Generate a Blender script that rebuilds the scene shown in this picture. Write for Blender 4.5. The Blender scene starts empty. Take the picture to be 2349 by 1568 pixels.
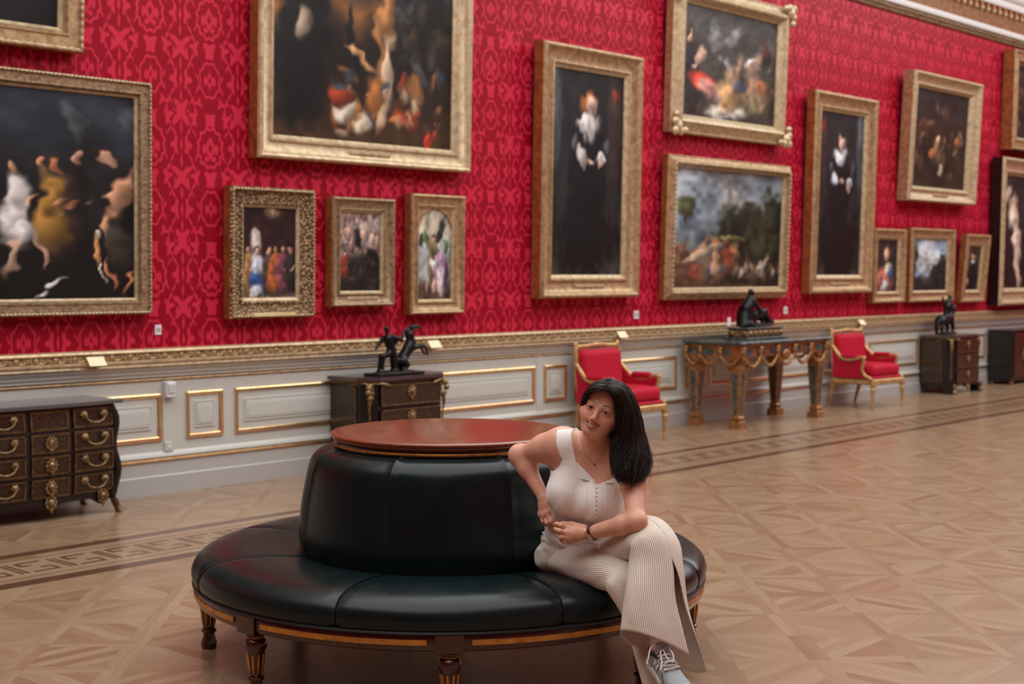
import bpy, math, random
import numpy as np
from mathutils import Vector, Matrix

SC = bpy.context.scene
COL = SC.collection
random.seed(11)
RNG = np.random.default_rng(11)
R = math.radians
PI = math.pi

# ------------------------------------------------------------------ camera, world, light, exposure
YAW, PITCH, CAM_H, CAM_D = R(42.35), R(2.75), 1.6, 8.86
FPX, CX, CY = 2349 * 50 / 36.0, 1174.5, 784.0
cam_data = bpy.data.cameras.new('camera')
cam = bpy.data.objects.new('camera', cam_data)
COL.objects.link(cam)
cam.location = (0, -CAM_D, CAM_H)
cam.rotation_euler = (PI / 2 - PITCH, 0, YAW - PI / 2)
cam_data.lens = 50
cam_data.sensor_width = 36
cam_data.clip_end = 100
cam_data.dof.use_dof = True
cam_data.dof.focus_distance = 5.12
cam_data.dof.aperture_fstop = 3.4
SC.camera = cam

world = bpy.data.worlds.new('world')
SC.world = world
world.use_nodes = True
world.node_tree.nodes['Background'].inputs[0].default_value = (0.75, 0.85, 1.0, 1)
world.node_tree.nodes['Background'].inputs[1].default_value = 1.0

ROOM_X0, ROOM_X1, ROOM_Y1, CEIL = -7.0, 28.0, -12.5, 6.9


def area_light(name, loc, sx, sy, power, color, rot=(0, 0, 0)):
    d = bpy.data.lights.new(name, 'AREA')
    d.shape = 'RECTANGLE'
    d.size, d.size_y = sx, sy
    d.energy = power
    d.color = color
    o = bpy.data.objects.new(name, d)
    COL.objects.link(o)
    o.location = loc
    o.rotation_euler = rot
    return o


# daylight that falls through the long glazed rooflight in the middle of the ceiling
area_light('skylight_daylight', (12.5, -5.2, CEIL + 0.12), 29.0, 8.0, 3300, (1.0, 0.965, 0.925))

SC.view_settings.view_transform = 'Standard'
SC.view_settings.look = 'None'
SC.view_settings.gamma = 1.0
SC.view_settings.use_curve_mapping = False
SC.view_settings.exposure = -0.75


# ------------------------------------------------------------------ geometry helpers
def cam_ray(px, py):
    """ray of an image point in a frame (right, forward, up) that stands upright at the camera"""
    x, y = (px - CX) / FPX, -(py - CY) / FPX
    c, s = math.cos(PITCH), math.sin(PITCH)
    return np.array([x, c + y * s, -s + y * c])


class MB:
    """collects vertices and faces of one mesh"""

    def __init__(self):
        self.v, self.f, self.uv = [], [], None

    def add(self, vs, fs):
        n = len(self.v)
        self.v.extend([tuple(map(float, p)) for p in vs])
        self.f.extend([tuple(i + n for i in q) for q in fs])
        return self

    def box(self, x0, x1, y0, y1, z0, z1, b=0.0):
        if x1 < x0: x0, x1 = x1, x0
        if y1 < y0: y0, y1 = y1, y0
        if z1 < z0: z0, z1 = z1, z0
        if b <= 0:
            vs = [(x, y, z) for z in (z0, z1) for y in (y0, y1) for x in (x0, x1)]
            return self.add(vs, [(0, 2, 3, 1), (4, 5, 7, 6), (0, 1, 5, 4), (2, 6, 7, 3), (0, 4, 6, 2), (1, 3, 7, 5)])
        b = min(b, (x1 - x0) * .49, (y1 - y0) * .49, (z1 - z0) * .49)
        lo, hi = (x0, y0, z0), (x1, y1, z1)
        vs, idx = [], {}
        for sx in (0, 1):
            for sy in (0, 1):
                for sz in (0, 1):
                    s = (sx, sy, sz)
                    for a in range(3):
                        p = []
                        for k in range(3):
                            e = (hi if s[k] else lo)[k]
                            if k != a: e += -b if s[k] else b
                            p.append(e)
                        idx[s + (a,)] = len(vs)
                        vs.append(p)
        fs = []
        for a in range(3):
            u, w = [k for k in range(3) if k != a]
            for sa in (0, 1):
                q = []
                for su, sw in ((0, 0), (1, 0), (1, 1), (0, 1)):
                    s = [0, 0, 0]; s[a] = sa; s[u] = su; s[w] = sw
                    q.append(idx[tuple(s) + (a,)])
                fs.append(q)
            for su in (0, 1):
                for sw in (0, 1):
                    s0 = [0, 0, 0]; s0[u] = su; s0[w] = sw
                    s1 = list(s0); s1[a] = 1
                    fs.append([idx[tuple(s0) + (u,)], idx[tuple(s1) + (u,)], idx[tuple(s1) + (w,)], idx[tuple(s0) + (w,)]])
        for sx in (0, 1):
            for sy in (0, 1):
                for sz in (0, 1):
                    fs.append([idx[(sx, sy, sz, k)] for k in range(3)])
        return self.add(vs, fs)

    def lathe(self, prof, seg=24, c=(0, 0, 0), a0=0.0, a1=2 * PI, flute=None):
        full = abs(a1 - a0 - 2 * PI) < 1e-6
        n = seg if full else seg + 1
        vs, fs = [], []
        for i in range(n):
            a = a0 + (a1 - a0) * i / seg
            for (r, z) in prof:
                rr = r * (flute(a, z) if flute else 1.0)
                vs.append((c[0] + rr * math.cos(a), c[1] + rr * math.sin(a), c[2] + z))
        m = len(prof)
        for i in range(seg):
            j = (i + 1) % n
            for k in range(m - 1):
                fs.append((i * m + k, j * m + k, j * m + k + 1, i * m + k + 1))
        if full:
            if prof[0][0] > 1e-6: fs.append([i * m for i in range(n)][::-1])
            if prof[-1][0] > 1e-6: fs.append([i * m + m - 1 for i in range(n)])
        return self.add(vs, fs)

    def tube(self, pts, rad, seg=8, closed=False, flat=1.0):
        P = [Vector(p) for p in pts]
        n = len(P)
        rad = [rad] * n if not hasattr(rad, '__len__') else list(rad)
        vs, fs = [], []
        up = None
        for i in range(n):
            t = (P[(i + 1) % n] - P[i - 1]) if closed else (P[min(i + 1, n - 1)] - P[max(i - 1, 0)])
            if t.length < 1e-9: t = Vector((0, 0, 1))
            t.normalize()
            if up is None:
                up = Vector((0, 0, 1)) if abs(t.z) < .9 else Vector((0, 1, 0))
            s = t.cross(up)
            if s.length < 1e-6: s = t.cross(Vector((1, 0, 0)))
            s.normalize()
            up = s.cross(t).normalized()
            for k in range(seg):
                a = 2 * PI * k / seg
                vs.append(P[i] + s * (rad[i] * math.cos(a)) + up * (rad[i] * flat * math.sin(a)))
        m = n if closed else n - 1
        for i in range(m):
            j = (i + 1) % n
            for k in range(seg):
                l = (k + 1) % seg
                fs.append((i * seg + k, i * seg + l, j * seg + l, j * seg + k))
        if not closed:
            fs.append([k for k in range(seg)][::-1])
            fs.append([(n - 1) * seg + k for k in range(seg)])
        return self.add(vs, fs)

    def extrude_x(self, prof, x0, x1, closed=True):
        m = len(prof)
        vs = [(x0, y, z) for y, z in prof] + [(x1, y, z) for y, z in prof]
        fs = [(k, (k + 1) % m, m + (k + 1) % m, m + k) for k in range(m if closed else m - 1)]
        if closed:
            fs += [list(range(m))[::-1], list(range(m, 2 * m))]
        return self.add(vs, fs)

    def prism(self, poly, h0, h1, axis='z'):
        """polygon extruded from h0 to h1 along an axis (poly in the other two)"""
        m = len(poly)
        def p3(a, b, h):
            return {'z': (a, b, h), 'y': (a, h, b), 'x': (h, a, b)}[axis]
        vs = [p3(a, b, h0) for a, b in poly] + [p3(a, b, h1) for a, b in poly]
        fs = [(k, (k + 1) % m, m + (k + 1) % m, m + k) for k in range(m)]
        fs += [list(range(m))[::-1], list(range(m, 2 * m))]
        return self.add(vs, fs)

    def sweep_rect(self, prof, x0, x1, z0, z1):
        """picture frame: profile of (inset, projection) carried round a rectangle in the xz plane, front is -y"""
        m = len(prof)
        vs = []
        for cx_, cz_, sx, sz in ((x0, z0, 1, 1), (x1, z0, -1, 1), (x1, z1, -1, -1), (x0, z1, 1, -1)):
            for d, h in prof:
                vs.append((cx_ + sx * d, -h, cz_ + sz * d))
        fs = []
        for i in range(4):
            j = (i + 1) % 4
            for k in range(m - 1):
                fs.append((i * m + k, j * m + k, j * m + k + 1, i * m + k + 1))
        return self.add(vs, fs)

    def ball(self, c, r, seg=12, rings=8):
        rx, ry, rz = (r, r, r) if not hasattr(r, '__len__') else r
        vs, fs = [(c[0], c[1], c[2] - rz)], []
        for i in range(1, rings):
            a = -PI / 2 + PI * i / rings
            for k in range(seg):
                b = 2 * PI * k / seg
                vs.append((c[0] + rx * math.cos(a) * math.cos(b), c[1] + ry * math.cos(a) * math.sin(b), c[2] + rz * math.sin(a)))
        vs.append((c[0], c[1], c[2] + rz))
        for k in range(seg):
            l = (k + 1) % seg
            fs.append((0, 1 + l, 1 + k))
            for i in range(rings - 2):
                fs.append((1 + i * seg + k, 1 + i * seg + l, 1 + (i + 1) * seg + l, 1 + (i + 1) * seg + k))
            fs.append((1 + (rings - 2) * seg + k, 1 + (rings - 2) * seg + l, len(vs) - 1))
        return self.add(vs, fs)

    def mesh(self, name, angle=35):
        me = bpy.data.meshes.new(name)
        me.from_pydata(self.v, [], self.f)
        me.update()
        fix_normals(me)
        if angle is not None:
            me.polygons.foreach_set('use_smooth', [True] * len(me.polygons))
            me.set_sharp_from_angle(angle=R(angle))
        return me

    def build(self, name, material, parent=None, angle=35):
        return link(name, self.mesh(name, angle), material, parent)


def fix_normals(me):
    import bmesh
    bm = bmesh.new()
    bm.from_mesh(me)
    bmesh.ops.recalc_face_normals(bm, faces=bm.faces)
    bm.to_mesh(me)
    bm.free()


def link(name, me, material, parent=None):
    o = bpy.data.objects.new(name, me)
    COL.objects.link(o)
    if material is not None and len(me.materials) == 0:
        me.materials.append(material)
    if parent is not None:
        o.parent = parent
    return o


def thing(name, label, cat, loc=(0, 0, 0), rz=0.0, group=None, rx=0.0):
    o = bpy.data.objects.new(name, None)
    COL.objects.link(o)
    o.empty_display_size = 0.1
    o.location = loc
    o.rotation_euler = (rx, 0, rz)
    o['label'] = label
    o['category'] = cat
    if group: o['group'] = group
    return o


def tag(o, label, cat, group=None):
    o['label'] = label
    o['category'] = cat
    if group: o['group'] = group
    return o


def struct(o):
    o['kind'] = 'structure'
    return o


def dup(root, loc, rz, label, name=None):
    r = root.copy()
    if name: r.name = name
    COL.objects.link(r)
    r.location = loc
    r.rotation_euler = (0, 0, rz)
    r['label'] = label
    for ch in list(root.children):
        c = ch.copy(); COL.objects.link(c); c.parent = r
        for g in ch.children:
            d = g.copy(); COL.objects.link(d); d.parent = c
    return r


def spline(pts, n):
    """Catmull-Rom through points"""
    P = np.asarray(pts, float)
    Q = np.vstack([2 * P[0] - P[1], P, 2 * P[-1] - P[-2]])
    out = []
    m = len(P) - 1
    for t in np.linspace(0, m, n):
        i = min(int(t), m - 1)
        u = t - i
        a, b, c, d = Q[i], Q[i + 1], Q[i + 2], Q[i + 3]
        out.append(.5 * (2 * b + (c - a) * u + (2 * a - 5 * b + 4 * c - d) * u * u + (3 * b - a - 3 * c + d) * u ** 3))
    return np.array(out)


# ------------------------------------------------------------------ materials
def lin(c):
    c = np.asarray(c, float) / 255.0
    return np.where(c <= .04045, c / 12.92, ((c + .055) / 1.055) ** 2.4)


def rgb(*c):
    return tuple(lin(c)) + (1.0,)


class S:
    """a socket with arithmetic: builds math nodes"""
    def __init__(self, nt, s): self.nt, self.s = nt, s
    def _op(self, op, *o, clamp=False):
        n = self.nt.nodes.new('ShaderNodeMath')
        n.operation = op
        n.use_clamp = clamp
        for i, x in enumerate((self,) + o):
            if isinstance(x, S): self.nt.links.new(x.s, n.inputs[i])
            else: n.inputs[i].default_value = x
        return S(self.nt, n.outputs[0])
    def __add__(s, o): return s._op('ADD', o)
    __radd__ = __add__
    def __sub__(s, o): return s._op('SUBTRACT', o)
    def __rsub__(s, o): return (s * -1.0) + o
    def __mul__(s, o): return s._op('MULTIPLY', o)
    __rmul__ = __mul__
    def __truediv__(s, o): return s._op('DIVIDE', o)
    def sin(s): return s._op('SINE')
    def cos(s): return s._op('COSINE')
    def abs(s): return s._op('ABSOLUTE')
    def fract(s): return s._op('FRACT')
    def sqrt(s): return s._op('SQRT')
    def min(s, o): return s._op('MINIMUM', o)
    def max(s, o): return s._op('MAXIMUM', o)
    def atan2(s, o): return s._op('ARCTAN2', o)
    def pingpong(s, o): return s._op('PINGPONG', o)
    def less(s, o): return s._op('LESS_THAN', o)
    def step(s, lo, hi):
        n = s.nt.nodes.new('ShaderNodeMapRange')
        n.interpolation_type = 'SMOOTHSTEP'
        s.nt.links.new(s.s, n.inputs[0])
        n.inputs[1].default_value, n.inputs[2].default_value = lo, hi
        return S(s.nt, n.outputs[0])


class Mat:
    def __init__(self, name, base=(.5, .5, .5, 1), rough=.5, metal=0.0, spec=.5, coat=0.0, coat_rough=.1, sheen=0.0):
        self.m = bpy.data.materials.new(name)
        self.m.use_nodes = True
        self.nt = self.m.node_tree
        self.b = self.nt.nodes['Principled BSDF']
        i = self.b.inputs
        i['Base Color'].default_value = base
        i['Roughness'].default_value = rough
        i['Metallic'].default_value = metal
        i['Specular IOR Level'].default_value = spec
        i['Coat Weight'].default_value = coat
        i['Coat Roughness'].default_value = coat_rough
        i['Sheen Weight'].default_value = sheen
        self.m.diffuse_color = base
    def node(self, t, **kw):
        n = self.nt.nodes.new(t)
        for k, v in kw.items(): setattr(n, k, v)
        return n
    def link(self, a, b):
        self.nt.links.new(a.s if isinstance(a, S) else a, b)
    def coord(self, which='Object', scale=None):
        n = self.node('ShaderNodeTexCoord')
        if scale is None: return n.outputs[which]
        m = self.node('ShaderNodeMapping')
        m.inputs['Scale'].default_value = scale
        self.link(n.outputs[which], m.inputs[0])
        return m.outputs[0]
    def xyz(self, which='Object'):
        n = self.node('ShaderNodeSeparateXYZ')
        self.link(self.coord(which), n.inputs[0])
        return [S(self.nt, o) for o in n.outputs]
    def noise(self, scale, detail=4, rough=.55, vec=None, dist=0.0):
        n = self.node('ShaderNodeTexNoise')
        n.inputs['Scale'].default_value = scale
        n.inputs['Detail'].default_value = detail
        n.inputs['Roughness'].default_value = rough
        n.inputs['Distortion'].default_value = dist
        self.link(vec if vec is not None else self.coord(), n.inputs['Vector'])
        return S(self.nt, n.outputs[0])
    def mix(self, fac, a, b, blend='MIX'):
        n = self.node('ShaderNodeMix', data_type='RGBA', blend_type=blend)
        for s, v in ((n.inputs[0], fac), (n.inputs[6], a), (n.inputs[7], b)):
            if isinstance(v, S): self.link(v, s)
            elif hasattr(v, 'is_linked'): self.link(v, s)
            else: s.default_value = v
        return n.outputs[2]
    def ramp(self, fac, stops):
        n = self.node('ShaderNodeValToRGB')
        e = n.color_ramp.elements
        while len(e) < len(stops): e.new(.5)
        for k, (p, c) in enumerate(stops):
            e[k].position, e[k].color = p, c
        self.link(fac, n.inputs[0])
        return n.outputs[0]
    def color(self, s): self.link(s, self.b.inputs['Base Color']); return self
    def rough(self, s): self.link(s, self.b.inputs['Roughness']); return self
    def bump(self, h, strength=.3, dist=.01):
        n = self.node('ShaderNodeBump')
        n.inputs['Strength'].default_value = strength
        n.inputs['Distance'].default_value = dist
        self.link(h, n.inputs['Height'])
        self.link(n.outputs[0], self.b.inputs['Normal'])
        return self


M = {}
m = Mat('white_paint', rgb(190, 191, 184), .38)
M['white'] = m.color(m.mix(m.noise(3, 3), rgb(187, 189, 182), rgb(196, 198, 191))).m
M['skirting'] = Mat('skirting_paint', rgb(172, 172, 167), .4).m


def gilt(name, a, b, rough=.38, metal=.75, scale=18, bump=.25, dist=.006, fine=90):
    g = Mat(name, a, rough, metal)
    n = g.noise(scale, 5, .65)
    g.color(g.mix(n.step(.35, .7), a, b))
    if bump: g.bump(g.noise(fine, 3), bump, dist)
    return g.m


M['gilt'] = gilt('gilding', rgb(190, 160, 120), rgb(148, 118, 84), .42, .5)
M['cornice_lit_white'] = Mat('cornice_white_brightened', rgb(228, 230, 228), .5).m  # white paint with the stronger light high on the wall put into its colour
M['plate'] = gilt('pale_brass_plate', rgb(244, 228, 176), rgb(226, 204, 146), .35, .4, 10, 0)
M['gilt_pale'] = gilt('pale_gilding', rgb(208, 188, 152), rgb(170, 146, 112), .42, .45)
M['gilt_dark'] = gilt('aged_gilding', rgb(172, 148, 116), rgb(124, 102, 78), .45, .6, 30, .5, .01, 60)
M['gilt_warm'] = gilt('reddish_gilding', rgb(176, 118, 70), rgb(138, 84, 48), .42, .55)
M['brass'] = gilt('brass_inlay', rgb(112, 88, 58), rgb(70, 52, 34), .42, .6, 25)
M['panel_gilt'] = gilt('burnished_gilding', rgb(238, 210, 162), rgb(220, 182, 128), .27, .9, 14, .05)
M['ormolu'] = gilt('ormolu', rgb(158, 130, 88), rgb(88, 66, 42), .45, .7, 30, .5, .01, 70)
M['table_gilt'] = gilt('orange_gilding', rgb(180, 134, 86), rgb(128, 88, 54), .42, .6, 26, .4, .008, 70)
M['bronze'] = gilt('dark_bronze', rgb(30, 30, 32), rgb(18, 17, 18), .34, .55, 12, .15, .004, 60)

m = Mat('carved_gilding', rgb(170, 132, 84), .5, .5)
v = m.node('ShaderNodeTexVoronoi'); v.inputs['Scale'].default_value = 42
m.link(m.coord(), v.inputs['Vector'])
vd = S(m.nt, v.outputs[0])
m.color(m.mix(vd.step(.1, .55), rgb(206, 176, 134), rgb(116, 90, 64))).bump(vd, 1.0, .02)
M['carved'] = m.m

m = Mat('boulle_marquetry', rgb(30, 22, 18), .3, .2, coat=.3)
v = m.node('ShaderNodeTexVoronoi', feature='DISTANCE_TO_EDGE'); v.inputs['Scale'].default_value = 16
nn = m.node('ShaderNodeTexNoise'); nn.inputs['Scale'].default_value = 14
m.link(m.coord(), nn.inputs['Vector'])
mp = m.node('ShaderNodeVectorMath', operation='ADD')
m.link(m.coord(), mp.inputs[0]); m.link(nn.outputs['Color'], mp.inputs[1])
m.link(mp.outputs[0], v.inputs['Vector'])
e = S(m.nt, v.outputs[0])
m.color(m.mix(e.step(.03, .12), rgb(82, 60, 38), rgb(24, 16, 12)))
M['boulle'] = m.m
M['ebony'] = Mat('ebonised_wood', rgb(18, 14, 13), .35, coat=.2).m
M['dark_marble'] = Mat('grey_marble', rgb(86, 82, 82), .12).m
m = Mat('green_marble', rgb(52, 62, 60), .15)
M['green_marble'] = m.color(m.mix(m.noise(14, 6, .7, dist=1.5).step(.4, .65), rgb(44, 56, 56), rgb(98, 108, 106))).m
m = Mat('dark_red_marble', rgb(64, 44, 44), .15)
M['red_marble'] = m.color(m.mix(m.noise(10, 5), rgb(58, 36, 36), rgb(92, 76, 80))).m

m = Mat('red_silk_upholstery', rgb(196, 22, 52), .65, spec=.2)
M['chair_gilt'] = gilt('warm_chair_gilding', rgb(208, 172, 116), rgb(170, 126, 76), .42, .5)
M['red_fabric'] = m.color(m.mix(m.noise(6, 3), rgb(170, 16, 42), rgb(186, 24, 52))).bump(m.noise(220, 2), .15, .002).m

# black-green leather with creases fanning out over the seat
m = Mat('green_black_leather', rgb(10, 24, 25), .26, spec=.28)
nz = m.noise(5, 3)
m.color(m.mix(nz, rgb(8, 20, 21), rgb(14, 29, 30)))
m.rough(m.noise(9, 4).step(.2, .8) * .08 + .25)
m.bump(m.noise(26, 5, .6) * .5 + m.noise(300, 2) * .1, .14, .008)
M['leather'] = m.m
M['seam'] = Mat('leather_piping', rgb(12, 20, 20), .4).m

m = Mat('polished_mahogany', rgb(120, 44, 22), .3, coat=.6, coat_rough=.13)
n = m.noise(3.2, 6, .6, m.coord('Object', (1.2, 14, 4)), .6)
M['mahogany'] = m.color(m.ramp(n, [(.3, rgb(104, 44, 28)), (.55, rgb(128, 60, 38)), (.75, rgb(92, 38, 25))])).m
m = Mat('dark_mahogany', rgb(52, 24, 18), .25, coat=.4)
M['dark_wood'] = m.color(m.mix(m.noise(6, 4), rgb(46, 20, 15), rgb(66, 32, 22))).m
M['gold_line'] = gilt('gold_line', rgb(206, 142, 62), rgb(160, 100, 40), .4, .5, 20, .1)


def parquet(name, per_object):
    m = Mat(name, rgb(180, 140, 105), .28, spec=.5, coat=.25, coat_rough=.18)
    if per_object:
        r = S(m.nt, m.node('ShaderNodeObjectInfo').outputs['Random'])
    else:
        r = S(m.nt, m.node('ShaderNodeNewGeometry').outputs['Random Per Island'])
    base = m.ramp(r, [(0, rgb(144, 113, 87)), (.25, rgb(154, 126, 100)), (.55, rgb(163, 138, 112)), (.85, rgb(150, 120, 94)), (1, rgb(136, 103, 78))])
    off = m.node('ShaderNodeCombineXYZ')
    m.link(r * 40, off.inputs[1]); m.link(r * 17, off.inputs[0])
    mp = m.node('ShaderNodeMapping'); mp.inputs['Scale'].default_value = (5, 60, 1)
    m.link(m.coord('UV'), mp.inputs[0]); m.link(off.outputs[0], mp.inputs[1])
    g = m.noise(1.0, 5, .6, mp.outputs[0], .4)
    m.color(m.mix(g.step(.3, .75) * .35, base, rgb(116, 84, 61)))
    m.rough(g * .12 + .24)
    return m.m


M['oak'] = parquet('oak_parquet', True)
M['oak_far'] = parquet('oak_parquet_field', False)
m = Mat('walnut_inlay', rgb(118, 78, 54), .3, coat=.2)
M['walnut'] = m.color(m.mix(m.noise(3, 5, .6, m.coord('Object', (2, 40, 1))), rgb(76, 50, 37), rgb(96, 67, 50))).m
M['floor_base'] = Mat('floor_joint', rgb(98, 76, 60), .5).m
M['ceiling'] = Mat('ceiling_plaster', rgb(228, 222, 208), .7).m
M['card'] = Mat('cream_card', rgb(240, 226, 184), .5).m
M['plastic'] = Mat('white_plastic', rgb(222, 222, 226), .35).m
M['print'] = Mat('grey_print', rgb(150, 150, 156), .5).m


def damask():
    m = Mat('red_damask_silk', rgb(170, 20, 45), .42, spec=.14)
    x, y, z = m.xyz()
    PW, PH = .51, .95
    a = (x / PW).fract() - .5
    a = a.abs() * PW                      # 0 at medallion axis, .255 at the spine
    wob = m.noise(22, 2) * .012 - .006
    a = a + wob
    b = (z / PH + .07).fract() * PH       # 0 .. .95
    def blob(ca, cb, ra, rb, lobes, amp, ph=0.0):
        p, q = (a - ca) / ra, (b - cb) / rb
        r = (p * p + q * q).sqrt()
        if lobes:
            r = r * ((p.atan2(q) * lobes + ph).cos() * amp + 1.0)
        return r
    def ring(r, w):
        return (r - 1.0).abs().less(w)
    parts = []
    r1 = blob(0, .25, .088, .128, 8, .05)
    parts.append(ring(r1, .075))
    parts.append(((a / .03) + ((b - .25) / .075).abs()).less(1.0))
    parts.append(blob(.038, .245, .014, .035, 0, 0).less(1))
    r2 = blob(0, .70, .108, .142, 12, .06)
    parts.append(ring(r2, .085))
    parts.append(((a / .05) + ((b - .70) / .09).abs()).less(1.0))
    parts.append(blob(.055, .69, .016, .04, 0, 0).less(1))
    parts.append(blob(.03, .62, .02, .02, 0, 0).less(1))
    parts.append(blob(0, .47, .05, .045, 3, .35, 1.0).less(1))
    parts.append(blob(0, .93, .055, .05, 3, .35, 1.0).less(1))
    parts.append(blob(.255, .47, .055, .065, 4, .5).less(.9))
    parts.append(blob(.255, .95, .055, .075, 4, .5).less(.9))
    parts.append(blob(.255, .02, .05, .06, 4, .4).less(1))
    parts.append((a - .255).abs().less((b * (2 * PI / .119)).cos() * .005 + .006))
    og = (b * (4 * PI / .95) - 3.3).cos() * .042 + .172
    leaf = (b * 95.0).sin() * .004 + .0075
    parts.append((a - og).abs().less(leaf))
    og2 = (b * (4 * PI / .95) + .2).cos() * .05 + .15
    leaf2 = (b * 70.0).cos() * .005 + .0045
    parts.append((a - og2).abs().less(leaf2))
    for ca, cb, ra, rb in ((.13, .48, .035, .045), (.14, .92, .035, .05), (.2, .24, .03, .06), (.2, .71, .028, .055), (.1, .08, .03, .03)):
        parts.append(blob(ca, cb, ra, rb, 3, .45, ca * 40).less(.8))
    g = parts[0]
    for p in parts[1:]: g = g.max(p)
    # holes woven back into the big shapes
    hole = ((a / .012) + ((b - .25) / .03).abs()).less(1.0).max(((a / .02) + ((b - .70) / .04).abs()).less(1.0))
    g = g - g * hole
    thread = m.noise(1.0, 2, .5, m.coord('Object', (260, 1, 9)))
    c0 = m.mix(thread, rgb(138, 3, 26), rgb(151, 8, 34))
    c1 = m.mix(thread, rgb(188, 36, 62), rgb(204, 50, 76))
    m.color(m.mix(g, c0, c1))
    m.rough(g * -.12 + .5)
    return m.m


M['damask'] = damask()
m = Mat('oil_paint', (.1, .1, .1, 1), .5, spec=.25)
at = m.node('ShaderNodeAttribute', attribute_name='Col')
M['oil'] = m.color(at.outputs['Color']).m

# ------------------------------------------------------------------ the room
WX0, WX1 = ROOM_X0, ROOM_X1
o = struct(MB().box(WX0, WX1, 0, .3, 0, CEIL).build('wall_back', M['damask'], angle=None))
wall_back = o
o = struct(MB().box(WX0, WX1, ROOM_Y1 - .3, ROOM_Y1, 0, CEIL).build('wall_front', M['damask'], angle=None))
o = struct(MB().box(WX0 - .3, WX0, ROOM_Y1, 0, 0, CEIL).build('wall_left', M['damask'], angle=None))
o = struct(MB().box(WX1, WX1 + .3, ROOM_Y1, 0, 0, CEIL).build('wall_right', M['damask'], angle=None))
# plain white dado boarding on the walls behind the camera, so that they read and reflect like the one in view
struct(MB().box(WX0, WX1, ROOM_Y1, ROOM_Y1 + .03, 0, 1.0).build('trim_4', M['white'], angle=None))
# ceiling with the long opening of the rooflight
cb = MB()
OX0, OX1, OY0, OY1 = -2.0, 27.0, -9.2, -1.2
cb.box(WX0, WX1, OY1, 0, CEIL, CEIL + .2).box(WX0, WX1, ROOM_Y1, OY0, CEIL, CEIL + .2)
cb.box(WX0, OX0, OY0, OY1, CEIL, CEIL + .2).box(OX1, WX1, OY0, OY1, CEIL, CEIL + .2)
ceiling = struct(cb.build('ceiling', M['ceiling'], angle=None))
# curved cove between wall and ceiling
prof = [(-.02, 5.62)] + [(-.02 - 1.1 * (1 - math.cos(t)), 5.62 + 1.28 * math.sin(t)) for t in np.linspace(0, PI / 2, 14)] + [(-.02, CEIL)]
MB().extrude_x(prof, WX0, WX1).build('cove', M['ceiling'], ceiling)

# cornice of the back wall: gilt lower moulding, white fillet, gilt band, row of drops, white crown
corn = struct(MB().extrude_x([(0, 5.075), (-.05, 5.08), (-.06, 5.11), (-.06, 5.15), (0, 5.15)], WX0, WX1).build('trim_3', M['cornice_lit_white']))
MB().extrude_x([(0, 4.965), (-.025, 4.97), (-.035, 4.985), (-.03, 5.0), (-.05, 5.02), (-.055, 5.05), (-.04, 5.065), (0, 5.075)], WX0, WX1).build('gilt_moulding', M['carved'], corn)
MB().extrude_x([(0, 5.15), (-.035, 5.155), (-.045, 5.18), (-.055, 5.24), (-.075, 5.3), (-.08, 5.33), (0, 5.33)], WX0, WX1).build('gilt_band', M['gilt'], corn)
MB().extrude_x([(0, 5.33), (-.085, 5.33), (-.09, 5.37), (-.09, 5.44), (0, 5.44)], WX0, WX1).build('gilt_frieze', M['gilt_warm'], corn)
MB().extrude_x([(0, 5.44), (-.13, 5.44), (-.14, 5.455), (-.14, 5.53), (-.17, 5.55), (-.2, 5.62), (-.2, 5.66), (0, 5.66)], WX0, WX1).build('crown_moulding', M['cornice_lit_white'], corn)
dm = MB().box(-.035, .035, -.125, -.085, 5.36, 5.44, .012).mesh('cornice_block')
dm.materials.append(M['gilt_warm'])
bmsh = MB().ball((0, -.11, 5.345), (.036, .036, .03), 10, 6).mesh('cornice_drop')
bmsh.materials.append(M['gilt_pale'])
for k in range(52):
    x = 13.2 + k * .195
    for nm, me in (('cornice_block', dm), ('cornice_drop', bmsh)):
        q = link(nm, me, None, corn); q.location = (x, 0, 0)

# dado: flat white boarding with skirting, mouldings, gilded rail, framed panels
dado = struct(MB().box(WX0, WX1, -.03, 0, .0, .96).build('trim_1', M['white'], angle=None))
base = struct(MB().extrude_x([(-.03, 0), (-.055, 0), (-.055, .13), (-.045, .14), (-.04, .235), (-.03, .24)], WX0, WX1).build('baseboard_back', M['skirting']))
MB().extrude_x([(-.03, .238), (-.05, .24), (-.056, .25), (-.052, .262), (-.03, .266)], WX0, WX1).build('gilt_bead', M['panel_gilt'], dado)
MB().extrude_x([(-.03, .266), (-.048, .27), (-.045, .285), (-.036, .3), (-.03, .31)], WX0, WX1).build('white_moulding', M['white'], dado)
MB().extrude_x([(-.03, .825), (-.04, .828), (-.044, .835), (-.04, .843), (-.03, .846)], WX0, WX1).build('gilt_fillet', M['gilt'], dado)
MB().extrude_x([(-.03, .85), (-.05, .855), (-.05, .875), (-.062, .88), (-.066, .9), (-.085, .915), (-.09, .928), (-.03, .93)], WX0, WX1).build('white_cap_moulding', M['white'], dado)
rail = struct(MB().extrude_x([(0, .93), (-.095, .93), (-.105, .94), (-.1, .955), (-.115, .966), (-.115, .978), (-.09, .983), (-.05, .984), (0, .984)], WX0, WX1).build('trim_2', M['gilt_pale']))
MB().extrude_x([(0, .984), (-.052, .984), (-.052, 1.032), (0, 1.032)], WX0, WX1).build('carved_band', M['carved'], rail)
MB().extrude_x([(0, 1.032), (-.058, 1.032), (-.066, 1.042), (-.06, 1.054), (-.03, 1.062), (0, 1.062)], WX0, WX1).build('rail_top', M['gilt_pale'], rail)
lf = MB()
lf.ball((0, -.052, 1.008), (.022, .012, .02), 8, 6)
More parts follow.
